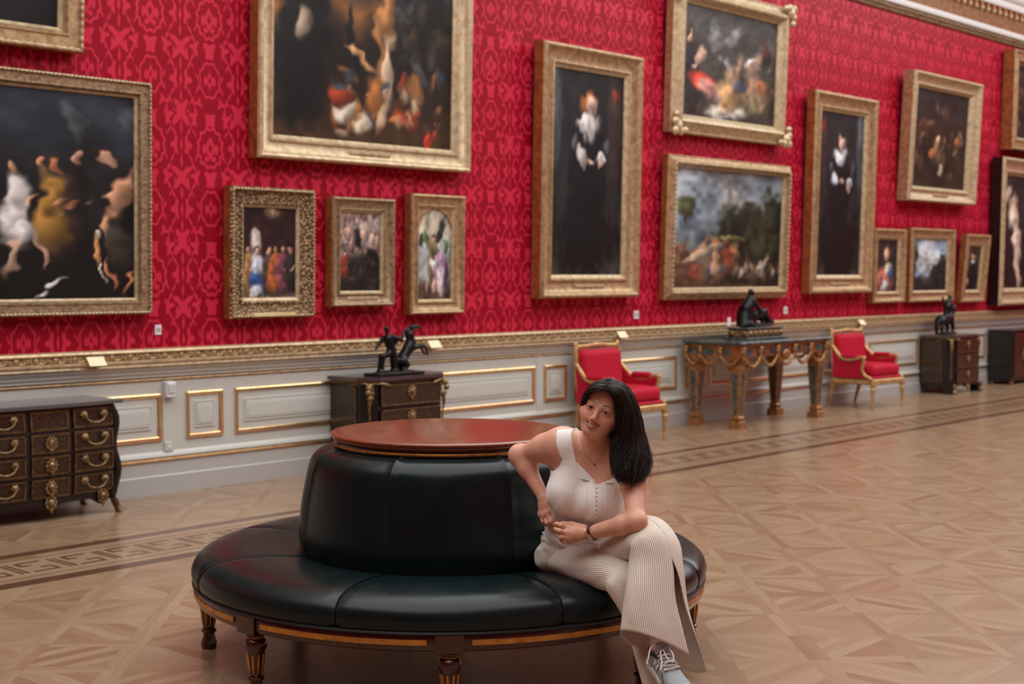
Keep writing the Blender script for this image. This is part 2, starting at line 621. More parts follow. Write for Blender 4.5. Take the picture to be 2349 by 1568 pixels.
for s in (-1, 1):
    lf.ball((s * .036, -.052, 1.003), (.014, .008, .015), 6, 4).ball((s * .058, -.052, 1.012), (.011, .008, .012), 6, 4)
    lf.tube([(s * .02, -.056, .992), (s * .045, -.058, .99), (s * .07, -.056, 1.0)], .004, 5)
lfm = lf.mesh('rail_leaf'); lfm.materials.append(M['gilt'])
for k in range(130):
    q = link('rail_leaf', lfm, None, rail); q.location = (3.6 + k * .145, 0, 0)

PANELS = [(2.55, 5.90), (6.11, 6.44), (6.55, 10.0), (10.13, 10.46), (10.57, 12.26), (12.42, 12.75), (12.87, 15.9), (16.02, 16.32), (16.43, 17.75), (17.87, 19.86), (19.97, 20.29), (20.4, 23.4)]
for x0, x1 in PANELS:
    fr = MB().sweep_rect([(0, .03), (.003, .045), (.012, .05), (.024, .046), (.034, .036), (.036, .03)], x0, x1, .385, .735).build('panel_moulding', M['panel_gilt'], dado)
    g = .085 if x1 - x0 > .5 else .075
    fd = MB().sweep_rect([(0, .03), (.003, .038), (.008, .038), (.02, .032), (.022, .04), (.045, .046)], x0 + g, x1 - g, .385 + g, .735 - g)
    a, b, c, d = x0 + g + .045, x1 - g - .045, .385 + g + .045, .735 - g - .045
    fd.add([(a, -.046, c), (b, -.046, c), (b, -.046, d), (a, -.046, d)], [(0, 1, 2, 3)])
    fd.build('panel_field', M['white'], dado)
for x in (5.955, 10.07, 12.34, 15.96, 19.915):
    MB().box(x - .042, x + .042, -.036, -.03, .3, .825, .002).build('pilaster_strip', M['white'], dado)

# ------------------------------------------------------------------ floor: oak parquet panels laid diagonally, meander border
floor = struct(MB().box(WX0, WX1, ROOM_Y1, 0, -.2, -.008).build('floor', M['floor_base'], angle=None))
BY = (-1.323, -1.425, -1.513, -1.594, -1.867, -1.954, -2.03, -2.142)


def view_size(x, y):
    """how large and whether near the picture a floor spot lies: (inside, pixels per metre)"""
    d = np.array([x, y + CAM_D, -CAM_H])
    r = d[0] * math.sin(YAW) - d[1] * math.cos(YAW)
    f = d[0] * math.cos(YAW) + d[1] * math.sin(YAW)
    if f < 1.8: return False, 0
    px, py = CX + FPX * r / f, CY + FPX * (CAM_H / f - math.tan(PITCH))
    return (-1500 < px < 3900 and py < 2700), FPX / f * math.sqrt(CAM_H / f)


def clip(poly, nx, ny, c):
    """keep the side nx*x+ny*y <= c"""
    out = []
    for i in range(len(poly)):
        a, b = poly[i], poly[(i + 1) % len(poly)]
        da, db = nx * a[0] + ny * a[1] - c, nx * b[0] + ny * b[1] - c
        if da <= 0: out.append(a)
        if da * db < 0:
            t = da / (da - db)
            out.append((a[0] + t * (b[0] - a[0]), a[1] + t * (b[1] - a[1])))
    return out


def inset_poly(poly, g):
    cx_ = sum(p[0] for p in poly) / len(poly); cy_ = sum(p[1] for p in poly) / len(poly)
    out = []
    for x, y in poly:
        d = math.hypot(x - cx_, y - cy_) or 1
        out.append((x + (cx_ - x) / d * g, y + (cy_ - y) / d * g))
    return out


def piece_data(poly, ang):
    poly = inset_poly(poly, .0005)
    n = len(poly)
    vs = [(x, y, 0) for x, y in poly] + [(x, y, -.009) for x, y in poly]
    fs = [tuple(range(n))] + [(i, n + i, n + (i + 1) % n, (i + 1) % n) for i in range(n)]
    c, s = math.cos(ang), math.sin(ang)
    uv = [(x * c + y * s, -x * s + y * c) for x, y in poly] * 2
    return vs, fs, uv


def uv_mesh(name, vs, fs, uv):
    me = bpy.data.meshes.new(name)
    me.from_pydata(vs, [], fs)
    l = me.uv_layers.new(name='UVMap')
    idx = np.empty(len(me.loops), np.int32)
    me.loops.foreach_get('vertex_index', idx)
    l.data.foreach_set('uv', np.asarray(uv, np.float32)[idx].ravel())
    me.update()
    return me


PPIT, QPIT, P0, Q0, SW = .413, .400, 7.40, .70, .047
hp, hq = PPIT / 2, QPIT / 2


def panel_pieces(alt):
    """polygons of one parquet panel in panel coordinates with grain angle"""
    out = []
    out.append(([(-hp, -hq), (-hp + SW, -hq), (-hp + SW, hq), (-hp, hq)], PI / 2))
    out.append(([(hp - SW, -hq), (hp, -hq), (hp, hq), (hp - SW, hq)], PI / 2))
    out.append(([(-hp + SW, -hq), (hp - SW, -hq), (hp - SW, -hq + SW), (-hp + SW, -hq + SW)], 0))
    out.append(([(-hp + SW, hq - SW), (hp - SW, hq - SW), (hp - SW, hq), (-hp + SW, hq)], 0))
    a, b = hp - SW, hq - SW
    sq = [(-a, -b), (a, -b), (a, b), (-a, b)]
    s = 1 if alt else -1
    nx, ny = math.sqrt(.5), s * math.sqrt(.5)
    L = (a + b) * math.sqrt(.5)
    k = 7
    for i in range(k):
        lo, hi = -L + 2 * L * i / k, -L + 2 * L * (i + 1) / k
        p = clip(clip(sq, nx, ny, hi), -nx, -ny, -lo)
        if len(p) > 2: out.append((p, math.atan2(nx, -ny)))
    return out


TEMPL = [panel_pieces(0), panel_pieces(1)]
cand = []
for i in range(-26, 42):
    for j in range(-30, 62):
        p, q = P0 + (i + .5) * PPIT, Q0 + (j + .5) * QPIT
        X, Y = (p + q) / math.sqrt(2), (q - p) / math.sqrt(2)
        if Y > .3 or Y < ROOM_Y1 or (-2.142 + .3 < Y < -1.323 - .3): continue
        ok, sc = view_size(X, Y)
        if ok: cand.append((sc, i, j, X, Y))
C45 = math.sqrt(.5)
pieces = []
for sc, i, j, X, Y in cand:
    alt = (i + j) % 2
    for t, (poly, ang) in enumerate(TEMPL[alt]):
        # world y of a panel point: Y + (q-p)/sqrt2
        near = Y < -1.7
        lim = -2.143 if near else None
        full = True
        pl = poly
        if near:
            if max(Y + (q_ - p_) * C45 for p_, q_ in poly) > -2.143:
                full = False
                pl = clip(poly, -C45, C45, -2.143 - Y)
        else:
            ys = [Y + (q_ - p_) * C45 for p_, q_ in poly]
            if min(ys) < -1.322 or max(ys) > -.04:
                full = False
                pl = clip(clip(poly, C45, -C45, 1.322 + Y), -C45, C45, -.04 - Y)
        if len(pl) < 3: continue
        ar = .5 * abs(sum(pl[k][0] * pl[(k + 1) % len(pl)][1] - pl[(k + 1) % len(pl)][0] * pl[k][1] for k in range(len(pl))))
        if ar < 2e-5: continue
        cen = np.mean(pl, 0)
        wx, wy = X + (cen[0] + cen[1]) * C45, Y + (cen[1] - cen[0]) * C45
        ok, s2 = view_size(wx, wy)
        d = np.array([wx, wy + CAM_D])
        f = d[0] * math.cos(YAW) + d[1] * math.sin(YAW)
        r = d[0] * math.sin(YAW) - d[1] * math.cos(YAW)
        px, py = CX + FPX * r / f, CY + FPX * (CAM_H / f - math.tan(PITCH))
        inview = 0 < px < 2349 and py < 1568 and not (math.hypot((px - 1037) / 560, (py - 1440) / 150) < 1)
        size = ar * s2 * s2 if inview else 0
        pieces.append((size, full, alt, t, X, Y, pl, ang))
pieces.sort(key=lambda q: -q[0])
cache = {}
for size, full, alt, t, X, Y, pl, ang in pieces[:300]:
    key = (alt, t) if full else None
    if key in cache: me = cache[key]
    else:
        me = uv_mesh('parquet_block', *piece_data(pl, ang)); me.materials.append(M['oak'])
        if key: cache[key] = me
    q = link('parquet_block', me, None, floor)
    q.location = (X, Y, 0); q.rotation_euler = (0, 0, -PI / 4)
VS, FS, UV = [], [], []
for size, full, alt, t, X, Y, pl, ang in pieces[300:]:
    vs, fs, uv = piece_data(pl, ang)
    n = len(VS)
    VS += [(X + (x + y) * C45, Y + (y - x) * C45, z) for x, y, z in vs]
    FS += [tuple(k + n for k in f) for f in fs]
    UV += uv
me = uv_mesh('parquet_field', VS, FS, UV); me.materials.append(M['oak_far'])
q = link('parquet_field', me, None, floor); q['kind'] = 'stuff'

# border boards in lengths of 1.35 m
def boards(y0, y1, mat_key, name, x0=1.0, x1=26.5, L=1.35, off=0.0):
    vs, fs, uv = piece_data([(0, y0), (L, y0), (L, y1), (0, y1)], 0)
    me = uv_mesh(name, vs, fs, uv); me.materials.append(M[mat_key])
    x = x0 + off
    while x < x1:
        q = link(name, me, None, floor); q.location = (x, 0, 0); x += L
boards(BY[1], BY[0], 'walnut', 'dark_border_board')
boards(BY[2], BY[1], 'oak', 'oak_border_board', off=.4)
boards(BY[5] - .0, BY[2], 'oak', 'meander_ground_board', off=.8)
boards(BY[6], BY[5], 'oak', 'oak_border_board', off=.2)
boards(BY[7], BY[6], 'walnut', 'dark_border_board', off=.7)
for y in (BY[2], BY[5]):
    for k in range(13):
        MB().box(1 + k * 2, 3 + k * 2, y - .004, y + .004, -.008, .0006).build('inlay_line', M['walnut'], floor, None)
yt, yb = BY[3], BY[4]
T = .026
def ell(pts):
    mb = MB()
    for (x0, x1, y0, y1) in pts: mb.box(x0, x1, y0, y1, -.006, .0007)
    me = mb.mesh('meander_hook', None); me.materials.append(M['walnut']); return me
bar = ell([(-.016, .002, yb, yt), (.016, .034, yb, yt)]); bar.name = 'meander_bar'
h1 = ell([(.068, .222, yt - T, yt), (.068, .068 + T, -1.70, yt - T), (.068 + T, .135, -1.70, -1.70 + T)])
h2 = ell([(.062, .22, yb, yb + T), (.2, .22, yb + T, -1.755), (.145, .2, -1.755 - T, -1.755)])
for k in range(56):
    x = 3.812 - 3 * .283 + k * .283
    for nm, me in (('meander_bar', bar), ('meander_hook', h1), ('meander_hook', h2)):
        q = link(nm, me, None, floor); q.location = (x, 0, 0)

# ------------------------------------------------------------------ paintings (generic stand-ins, painted colour fields)
def vnoise(nx, nz, cells, rng):
    g = rng.random((cells + 2, cells + 2))
    u = np.linspace(0, cells, nx, endpoint=False); w = np.linspace(0, cells, nz, endpoint=False)
    iu, iw = u.astype(int), w.astype(int)
    fu, fw = u - iu, w - iw
    fu, fw = fu * fu * (3 - 2 * fu), fw * fw * (3 - 2 * fw)
    a = g[np.ix_(iw, iu)] * (1 - fu) + g[np.ix_(iw, iu + 1)] * fu
    b = g[np.ix_(iw + 1, iu)] * (1 - fu) + g[np.ix_(iw + 1, iu + 1)] * fu
    return a * (1 - fw[:, None]) + b * fw[:, None]


class Canvas:
    def __init__(self, w, h, cell, seed, stops):
        self.w, self.h = w, h
        self.x0, self.xs = 0.0, 1.0
        self.nx, self.nz = max(12, int(w / cell)), max(12, int(h / cell))
        self.rng = np.random.default_rng(seed)
        self.X, self.Z = np.meshgrid(np.linspace(0, 1, self.nx), np.linspace(0, 1, self.nz))
        zs = [s[0] for s in stops]; cs = np.array([s[1] for s in stops], float)
        self.n1 = vnoise(self.nx, self.nz, 7, self.rng) - .5
        self.n2 = vnoise(self.nx, self.nz, 22, self.rng) - .5
        fz = lambda: (vnoise(self.nx, self.nz, 6, self.rng) - .5) * .05 + (vnoise(self.nx, self.nz, 14, self.rng) - .5) * .04 + (vnoise(self.nx, self.nz, 34, self.rng) - .5) * .025
        self.wx, self.wz = fz(), fz()
        zz = np.clip(self.Z + self.n1 * .1, 0, 1)
        self.c = np.stack([np.interp(zz, zs, cs[:, k]) for k in range(3)], -1)
        self.c *= (1 + .5 * self.n1 + .3 * self.n2)[..., None]
    def e(self, cx, cz, rx, rz, col, rot=0, a=1.0, soft=.25, tex=.3):
        asp = self.h / self.w
        cx, rx = self.x0 + self.xs * cx, rx * self.xs
        dx, dz = self.X + self.wx - cx, (self.Z + self.wz - cz) * asp
        c, s = math.cos(R(rot)), math.sin(R(rot))
        u, v = (dx * c + dz * s) / rx, (-dx * s + dz * c) / (rz * asp)
        d = np.sqrt(u * u + v * v) + self.n2 * tex + self.n1 * tex
        k = np.clip((1 + soft - d) / (2 * soft), 0, 1) * a
        shade = np.clip(.95 - .28 * u + .3 * v, .35, 1.5)
        tone = (np.array(col, float)[None, None] * (1 + .5 * self.n2 + .25 * self.n1)[..., None]) * shade[..., None]
        self.c = self.c * (1 - k[..., None]) + tone * k[..., None]
        return self
    def dabs(self, x0, x1, z0, z1, n, size, cols, a=.8):
        for _ in range(n):
            col = cols[self.rng.integers(len(cols))]
            s = size * self.rng.uniform(.4, 1.3)
            self.e(self.rng.uniform(x0, x1), self.rng.uniform(z0, z1), s, s * self.rng.uniform(.5, 2.2) * self.w / self.h, col, self.rng.uniform(-60, 60), a, .4)
        return self
    def figure(self, x, z, h, skin, dress, hair=(40, 26, 20), lean=0, lower=None):
        w = h * .17 * self.h / self.w / self.xs
        self.e(x, z + h * .30, w * 1.05, h * .32, lower or dress, lean, .95)
        self.e(x + .1 * w, z + h * .58, w * .85, h * .22, dress, lean, .95)
        self.e(x, z + h * .86, w * .42, h * .085, hair, 0, .95, .2)
        self.e(x + w * .06, z + h * .84, w * .3, h * .07, skin, 0, .95, .2)
        self.e(x + w * .75, z + h * .52, w * .55, h * .035, skin, 30, .9, .3)
        return self
    def mesh(self, name, gain, arch=False):
        c = lin(np.clip(self.c, 0, 255)) * gain
        me = bpy.data.meshes.new(name)
        nx, nz = self.nx, self.nz
        x = (self.X - .5) * self.w; z = (self.Z - .5) * self.h
        V = np.stack([x, np.zeros_like(x), z], -1).reshape(-1, 3)
        i = np.arange(nx * nz).reshape(nz, nx)
        F = np.stack([i[:-1, :-1], i[:-1, 1:], i[1:, 1:], i[1:, :-1]], -1).reshape(-1, 4)
        me.from_pydata(V.tolist(), [], F.tolist())
        at = me.color_attributes.new('Col', 'FLOAT_COLOR', 'POINT')
        rgba = np.ones((nx * nz, 4), np.float32); rgba[:, :3] = c.reshape(-1, 3)
        at.data.foreach_set('color', rgba.ravel())
        me.materials.append(M['oil'])
        return me


PGAIN = 1.0


def painting(name, label, x0, x1, z0, z1, w, canvas_fn, cell=.012, depth=.12, lean=1.2, style='hollow', seed=1, plate=True, plate_z=.5, side='gilt_warm', face='gilt', carve=0.0, arch=False, corners=False):
    W, Hh = x1 - x0, z1 - z0
    t = thing(name, label, 'painting', ((x0 + x1) / 2, -.012, z0), 0, 'paintings on the red wall', R(lean))
    D = depth
    a, b = -W / 2, W / 2
    if style == 'hollow':
        pr = [(0, .80), (.05, .95), (.12, 1.0), (.2, .95), (.25, .84), (.4, .68), (.58, .6), (.7, .6), (.73, .7), (.8, .72), (.85, .62)]
    elif style == 'flat':
        pr = [(0, .85), (.04, .97), (.1, 1.0), (.16, .95), (.18, .86), (.62, .8), (.66, .88), (.74, .88), (.8, .7), (.85, .6)]
    else:  # ridge near the sight edge
        pr = [(0, .55), (.08, .62), (.12, .58), (.3, .68), (.5, .92), (.6, 1.0), (.7, .94), (.76, .76), (.8, .74), (.85, .62)]
    MB().sweep_rect([(0, 0), (0, pr[0][1] * D)], a, b, 0, Hh).build('frame_side', M[side], t)
    MB().sweep_rect([(d * w, h * D) for d, h in pr], a, b, 0, Hh).build('frame_moulding', M[face], t, 28)
    MB().sweep_rect([(.85 * w, .62 * D), (.87 * w, .58 * D), (.95 * w, .5 * D), (w, .42 * D), (w, .3 * D)], a, b, 0, Hh).build('inner_slip', M['gilt_pale'], t)
    if carve:
        cv = MB()
        ins = .12 * w if style != 'ridge' else .6 * w
        hy = 1.0 * D
        for (p, q) in (((a + ins, ins), (b - ins, ins)), ((b - ins, ins), (b - ins, Hh - ins)), ((b - ins, Hh - ins), (a + ins, Hh - ins)), ((a + ins, Hh - ins), (a + ins, ins))):
            L = math.hypot(q[0] - p[0], q[1] - p[1]); n = int(L / carve)
            for k in range(n):
                u = (k + .5) / n
                hz = abs(q[0] - p[0]) > abs(q[1] - p[1])
                cv.ball((p[0] + (q[0] - p[0]) * u, -hy, p[1] + (q[1] - p[1]) * u), (carve * (.42 if hz else .3), .011, carve * (.3 if hz else .42)), 6, 4)
        cv.build('carved_beads', M['gilt_pale'], t)
    if corners:
        for cx_, cz_ in ((a, 0), (b, 0), (a, Hh), (b, Hh)):
            sx, sz = (1 if cx_ < 0 else -1), (1 if cz_ == 0 else -1)
            cn = MB()
            for u, v_, r_ in ((.25, .25, .07), (.05, .45, .05), (.45, .05, .05), (.1, .75, .04), (.75, .1, .04), (.05, .05, .05)):
                cn.ball((cx_ + sx * u * w * 1.2, -D * .95, cz_ + sz * v_ * w * 1.2), (r_, .035, r_), 8, 6)
            cn.build('corner_ornament', M['gilt_pale'], t)
    cv = Canvas(W - 2 * w, Hh - 2 * w, cell, seed, [(0, (30, 24, 20)), (1, (40, 36, 34))])
    cv = canvas_fn(W - 2 * w, Hh - 2 * w, cell, seed)
    q = link('canvas', cv.mesh('canvas', PGAIN), None, t)
    q.location = (0, -.33 * D, Hh / 2)
    if arch:
        iw, ih = W - 2 * w, Hh - 2 * w
        ab = MB()
        n = 16
        r_ = iw / 2
        for s in (-1, 1):
            poly = [(s * r_, Hh - w)] + [(s * r_ * math.cos(k / n * PI / 2), Hh - w - r_ + r_ * math.sin(k / n * PI / 2)) for k in range(n + 1)]
            ab.prism(poly, -.38 * D, -.46 * D, 'y')
        ab.build('arched_spandrel', M['gilt'], t)
    if plate:
        MB().box(-min(.22, W * .25), min(.22, W * .25), -(.75 if plate_z == .5 else 1.02) * D - .004, -.6 * D, w * plate_z - .014, w * plate_z + .014, .003).build('title_plate', M['gilt_pale' if plate_z == .5 else 'plate'], t)
    return t


SK = (196, 150, 124)
def pc_dark(w, h, c, s): return Canvas(w, h, c, s, [(0, (26, 24, 24)), (1, (34, 33, 34))])
def pc_group(w, h, c, s):
    k = Canvas(w, h, c, s, [(0, (14, 12, 11)), (.5, (16, 14, 14)), (.8, (38, 42, 50)), (1, (44, 50, 58))])
    k.x0, k.xs = .575, .425
    k.e(.55, .86, .07, .1, (88, 92, 96), 30, .6).e(.94, .88, .08, .05, (70, 74, 78), 0, .6)
    k.figure(.62, .25, .5, SK, (26, 22, 22)).figure(.46, .2, .52, (150, 96, 70), (60, 44, 38)).figure(.76, .28, .48, SK, (28, 26, 28))
    k.figure(.38, .22, .5, (186, 130, 100), (150, 110, 52)).figure(.14, .25, .45, SK, (190, 186, 182))
    k.e(.88, .5, .07, .11, (182, 134, 104), -20).e(.84, .33, .05, .1, (176, 128, 98), 25).e(.9, .27, .11, .12, (52, 48, 40))
    k.e(.82, .12, .022, .08, (170, 110, 78), 15).e(.94, .1, .02, .07, (160, 106, 76))
    k.e(.3, .24, .03, .1, (176, 140, 116), 18).e(.12, .2, .03, .1, (170, 140, 120), -8).e(.2, .32, .09, .05, (186, 184, 182))
    k.e(.7, .22, .03, .07, (196, 140, 84), 12).e(.72, .3, .03, .025, (206, 200, 190)).e(.74, .13, .012, .06, (196, 190, 180))
    k.e(.42, .085, .06, .018, (196, 196, 194), 18).e(.32, .03, .05, .014, (190, 190, 190), 30)
    return k
def pc_game(w, h, c, s):
    k = Canvas(w, h, c, s, [(0, (70, 48, 28)), (.14, (44, 30, 20)), (.35, (26, 20, 18)), (.45, (72, 50, 36)), (.52, (128, 82, 46)), (.6, (50, 44, 42)), (1, (34, 36, 40))])
    k.e(.12, .5, .14, .5, (22, 22, 22)).e(.78, .7, .2, .35, (32, 32, 34)).e(.42, .42, .02, .12, (20, 20, 20))
    k.e(.14, .44, .035, .06, (150, 132, 112)).e(.5, .7, .04, .05, (110, 112, 112))
    k.e(.6, .42, .04, .24, (150, 104, 62), -6).e(.61, .26, .035, .13, (206, 180, 150), -4).e(.54, .2, .06, .09, (140, 88, 44))
    k.e(.66, .08, .07, .03, (150, 92, 42)).e(.48, .34, .1, .014, (168, 126, 84), -25)
    k.dabs(.3, .95, .05, .3, 46, .025, [(150, 96, 52), (190, 166, 136), (70, 50, 36), (150, 60, 36), (60, 70, 84)])
    k.dabs(.65, .98, .3, .75, 26, .03, [(110, 82, 54), (60, 48, 38), (86, 84, 80)], .5)
    k.e(.36, .13, .05, .03, (206, 196, 180)).e(.46, .09, .05, .03, (196, 182, 160)).e(.34, .18, .06, .03, (150, 58, 34)).e(.86, .05, .025, .035, (180, 50, 40))
    return k
def pc_crowd(w, h, c, s):
    k = Canvas(w, h, c, s, [(0, (120, 108, 98)), (.06, (56, 44, 40)), (.5, (40, 26, 26)), (.8, (48, 24, 26)), (1, (34, 24, 24))])
    k.e(.58, .94, .14, .05, (200, 164, 130), 0, .8, .6).e(.25, .62, .1, .16, (190, 180, 172), 15)
    for x, d in ((.1, (170, 130, 80)), (.28, (200, 204, 214)), (.47, (72, 60, 60)), (.6, (176, 96, 48)), (.74, (120, 66, 80)), (.88, (46, 40, 40))):
        k.figure(x, .05, .56, SK, d, lower=(46, 78, 140) if x == .28 else None)
    return k.e(.24, .07, .12, .05, (196, 200, 206), 20)
def pc_clouds(w, h, c, s):
    k = Canvas(w, h, c, s, [(0, (30, 26, 26)), (.4, (42, 36, 36)), (.5, (130, 110, 104)), (1, (170, 156, 150))])
    k.dabs(.05, .95, .5, .97, 60, .06, [(206, 178, 160), (186, 150, 132), (120, 96, 90), (90, 60, 58), (206, 200, 196)])
    k.e(.42, .68, .1, .12, (34, 30, 34)).e(.8, .45, .16, .12, (28, 26, 30))
    return k.figure(.12, .12, .45, SK, (130, 54, 36)).figure(.45, .03, .4, (140, 110, 96), (40, 38, 42)).dabs(.1, .95, .05, .4, 26, .05, [(56, 48, 46), (90, 72, 62), (36, 32, 34)])
def pc_angel(w, h, c, s):
    k = Canvas(w, h, c, s, [(0, (64, 46, 38)), (.1, (84, 66, 58)), (.22, (150, 150, 150)), (.6, (150, 156, 158)), (.75, (196, 188, 168)), (1, (186, 178, 160))])
    k.e(.26, .66, .08, .12, (92, 112, 70), 20).e(.68, .76, .07, .16, (56, 60, 58), -28).e(.84, .6, .09, .09, (86, 108, 84)).e(.12, .66, .07, .09, (60, 66, 66))
    k.figure(.48, .2, .55, SK, (110, 96, 62), (70, 46, 32)).e(.42, .58, .13, .09, (130, 116, 84))
    k.e(.66, .38, .17, .16, (178, 140, 172)).e(.72, .18, .13, .18, (206, 190, 190)).e(.5, .4, .14, .05, (222, 216, 222)).e(.86, .28, .06, .18, (92, 62, 96))
    return k.e(.5, .14, .06, .1, (196, 160, 150)).e(.3, .12, .05, .1, (172, 130, 112))
def pc_portrait(w, h, c, s, flip=False, col=(206, 202, 198)):
    k = Canvas(w, h, c, s, [(0, (64, 56, 52)), (.06, (50, 46, 44)), (.2, (34, 32, 32)), (1, (32, 32, 34))])
    f = (lambda x: 1 - x) if flip else (lambda x: x)
    k.e(f(.04), .8, .09, .3, (84, 92, 100), 0, .8).e(f(.9), .7, .1, .28, (58, 44, 40), 0, .8).e(f(.9), .9, .05, .03, (140, 46, 34), 0, .8)
    k.e(.5, .2, .42, .26, (13, 13, 15)).e(.5, .5, .24, .22, (15, 15, 18)).e(.5, .62, .2, .12, (16, 16, 19))
    k.e(.5, .84, .12, .055, (150, 92, 54) if not flip else (44, 34, 30), 0, 1, .2).e(.54, .83, .075, .05, (216, 178, 160), 0, 1, .2)
    k.e(.5, .735, .15, .045, col, 0, 1, .2, .4)
    k.e(.42, .585, .07, .05, col, 20, 1, .2, .5).e(.7, .575, .07, .03, col, -20, 1, .2, .5).e(.55, .57, .05, .018, (210, 170, 152), -15).e(.68, .545, .03, .02, (206, 166, 148))
    return k.e(.3, .64, .05, .04, (110, 116, 124), 0, .7).e(.78, .64, .04, .04, (96, 100, 108), 0, .7)
def pc_portrait2(w, h, c, s): return pc_portrait(w, h, c, s, True, (196, 200, 206))
def pc_larder(w, h, c, s):
    k = Canvas(w, h, c, s, [(0, (58, 48, 42)), (.4, (70, 64, 58)), (.7, (72, 68, 64)), (1, (74, 74, 74))])
    k.figure(.1, .05, .8, (206, 164, 140), (46, 42, 44)).e(.2, .55, .05, .1, (206, 170, 150), -30)
    k.e(.5, .08, .22, .09, (214, 208, 200)).e(.5, .22, .14, .14, (186, 146, 100)).e(.58, .42, .12, .09, (176, 142, 110)).e(.24, .3, .14, .08, (204, 60, 42), -15).e(.3, .25, .14, .07, (214, 196, 186), -15, .6)
    k.e(.82, .35, .12, .09, (170, 106, 74)).e(.78, .2, .16, .12, (128, 114, 84)).e(.74, .56, .06, .05, (206, 206, 208)).e(.86, .68, .07, .1, (70, 44, 40)).e(.62, .33, .07, .05, (64, 76, 104))
    return k.dabs(.3, .55, .5, .85, 16, .04, [(130, 132, 132), (96, 98, 98), (150, 150, 148)], .6).dabs(.6, .98, .1, .6, 18, .04, [(120, 96, 70), (70, 62, 56), (160, 130, 110)], .6)
def pc_landscape(w, h, c, s):
    k = Canvas(w, h, c, s, [(0, (84, 58, 38)), (.2, (120, 86, 62)), (.34, (96, 88, 64)), (.46, (110, 120, 100)), (.54, (120, 142, 164)), (.7, (140, 152, 162)), (1, (126, 136, 146))])
    k.dabs(.05, .6, .6, .98, 22, .12, [(176, 182, 184), (112, 128, 146), (196, 192, 180)], .45)
    k.e(.8, .38, .3, .22, (36, 38, 28), -6).e(.72, .6, .1, .14, (48, 46, 32)).e(.9, .62, .12, .22, (34, 36, 28)).e(.12, .68, .06, .1, (84, 88, 58)).e(.12, .58, .008, .06, (60, 50, 36))
    k.e(.75, .12, .3, .12, (40, 32, 24)).dabs(.4, .95, .35, .6, 30, .05, [(44, 50, 34), (60, 62, 42), (30, 32, 26)], .7)
    k.dabs(.05, .6, .12, .36, 40, .03, [(150, 104, 74), (176, 140, 110), (90, 64, 48), (60, 70, 96), (150, 66, 46)]).dabs(.6, .95, .08, .25, 20, .03, [(150, 132, 110), (90, 70, 56), (186, 176, 160)])
    return k.e(.3, .3, .2, .03, (186, 166, 136), 12, .7).e(.55, .42, .12, .02, (170, 150, 96), 0, .7)
def pc_mixed(w, h, c, s):
    k = Canvas(w, h, c, s, [(0, (48, 40, 30)), (.3, (40, 32, 26)), (.7, (44, 32, 26)), (1, (42, 44, 44))])
    k.e(.2, .6, .12, .1, (110, 66, 40), 0, .6)
    k.e(.45, .45, .05, .1, (206, 164, 126), -25).e(.38, .36, .06, .05, (190, 116, 66)).e(.55, .2, .05, .07, (170, 156, 140)).e(.66, .22, .05, .09, (22, 22, 24)).e(.82, .5, .05, .06, (170, 96, 60))
    return k.dabs(.1, .95, .1, .9, 46, .035, [(110, 76, 50), (140, 120, 94), (60, 44, 34), (90, 70, 52)], .55)
def pc_head(w, h, c, s, dress=(170, 96, 84), bg=(36, 32, 30)):
    k = Canvas(w, h, c, s, [(0, bg), (1, (bg[0] + 10, bg[1] + 9, bg[2] + 8))])
    k.e(.45, .18, .42, .26, dress).e(.6, .42, .2, .14, (206, 190, 176)).e(.55, .74, .2, .15, (110, 76, 48), 0, 1, .15).e(.52, .72, .13, .115, (216, 176, 150), 0, 1, .15)
    return k.e(.7, .34, .12, .14, (64, 90, 124)).e(.42, .12, .2, .1, (196, 196, 200)).e(.15, .2, .14, .16, (170, 104, 92))
def pc_man(w, h, c, s):
    k = Canvas(w, h, c, s, [(0, (30, 28, 28)), (1, (66, 60, 54))])
    return k.e(.5, .3, .4, .34, (20, 18, 20)).e(.5, .76, .17, .11, (190, 146, 120), 0, 1, .15).e(.5, .86, .19, .06, (56, 40, 32)).e(.5, .62, .18, .04, (196, 192, 188)).e(.2, .2, .12, .06, (180, 140, 120))
def pc_sky(w, h, c, s):
    k = Canvas(w, h, c, s, [(0, (30, 32, 32)), (.28, (34, 38, 40)), (.34, (110, 130, 150)), (.5, (160, 172, 184)), (.7, (140, 160, 182)), (1, (120, 144, 172))])
    k.dabs(.2, .9, .45, .8, 12, .14, [(196, 198, 200), (176, 184, 192)], .5)
    return k.e(.9, .4, .14, .36, (30, 36, 36)).e(.68, .3, .16, .2, (34, 40, 40)).e(.08, .75, .07, .2, (70, 76, 58)).e(.05, .3, .06, .3, (40, 40, 36))
def pc_nude(w, h, c, s):
    k = Canvas(w, h, c, s, [(0, (30, 28, 28)), (.5, (38, 38, 40)), (1, (48, 46, 46))])
    k.e(.22, .76, .07, .07, (190, 160, 140)).e(.24, .62, .11, .12, (206, 184, 168), 8).e(.3, .44, .09, .12, (200, 176, 160), 6).e(.33, .25, .06, .15, (190, 166, 150), 6).e(.36, .1, .045, .12, (180, 156, 140), 6).e(.1, .84, .05, .1, (190, 164, 148), -25)
    return k.dabs(.45, 1, .1, .9, 24, .07, [(58, 56, 56), (80, 70, 62), (40, 42, 46)], .6)


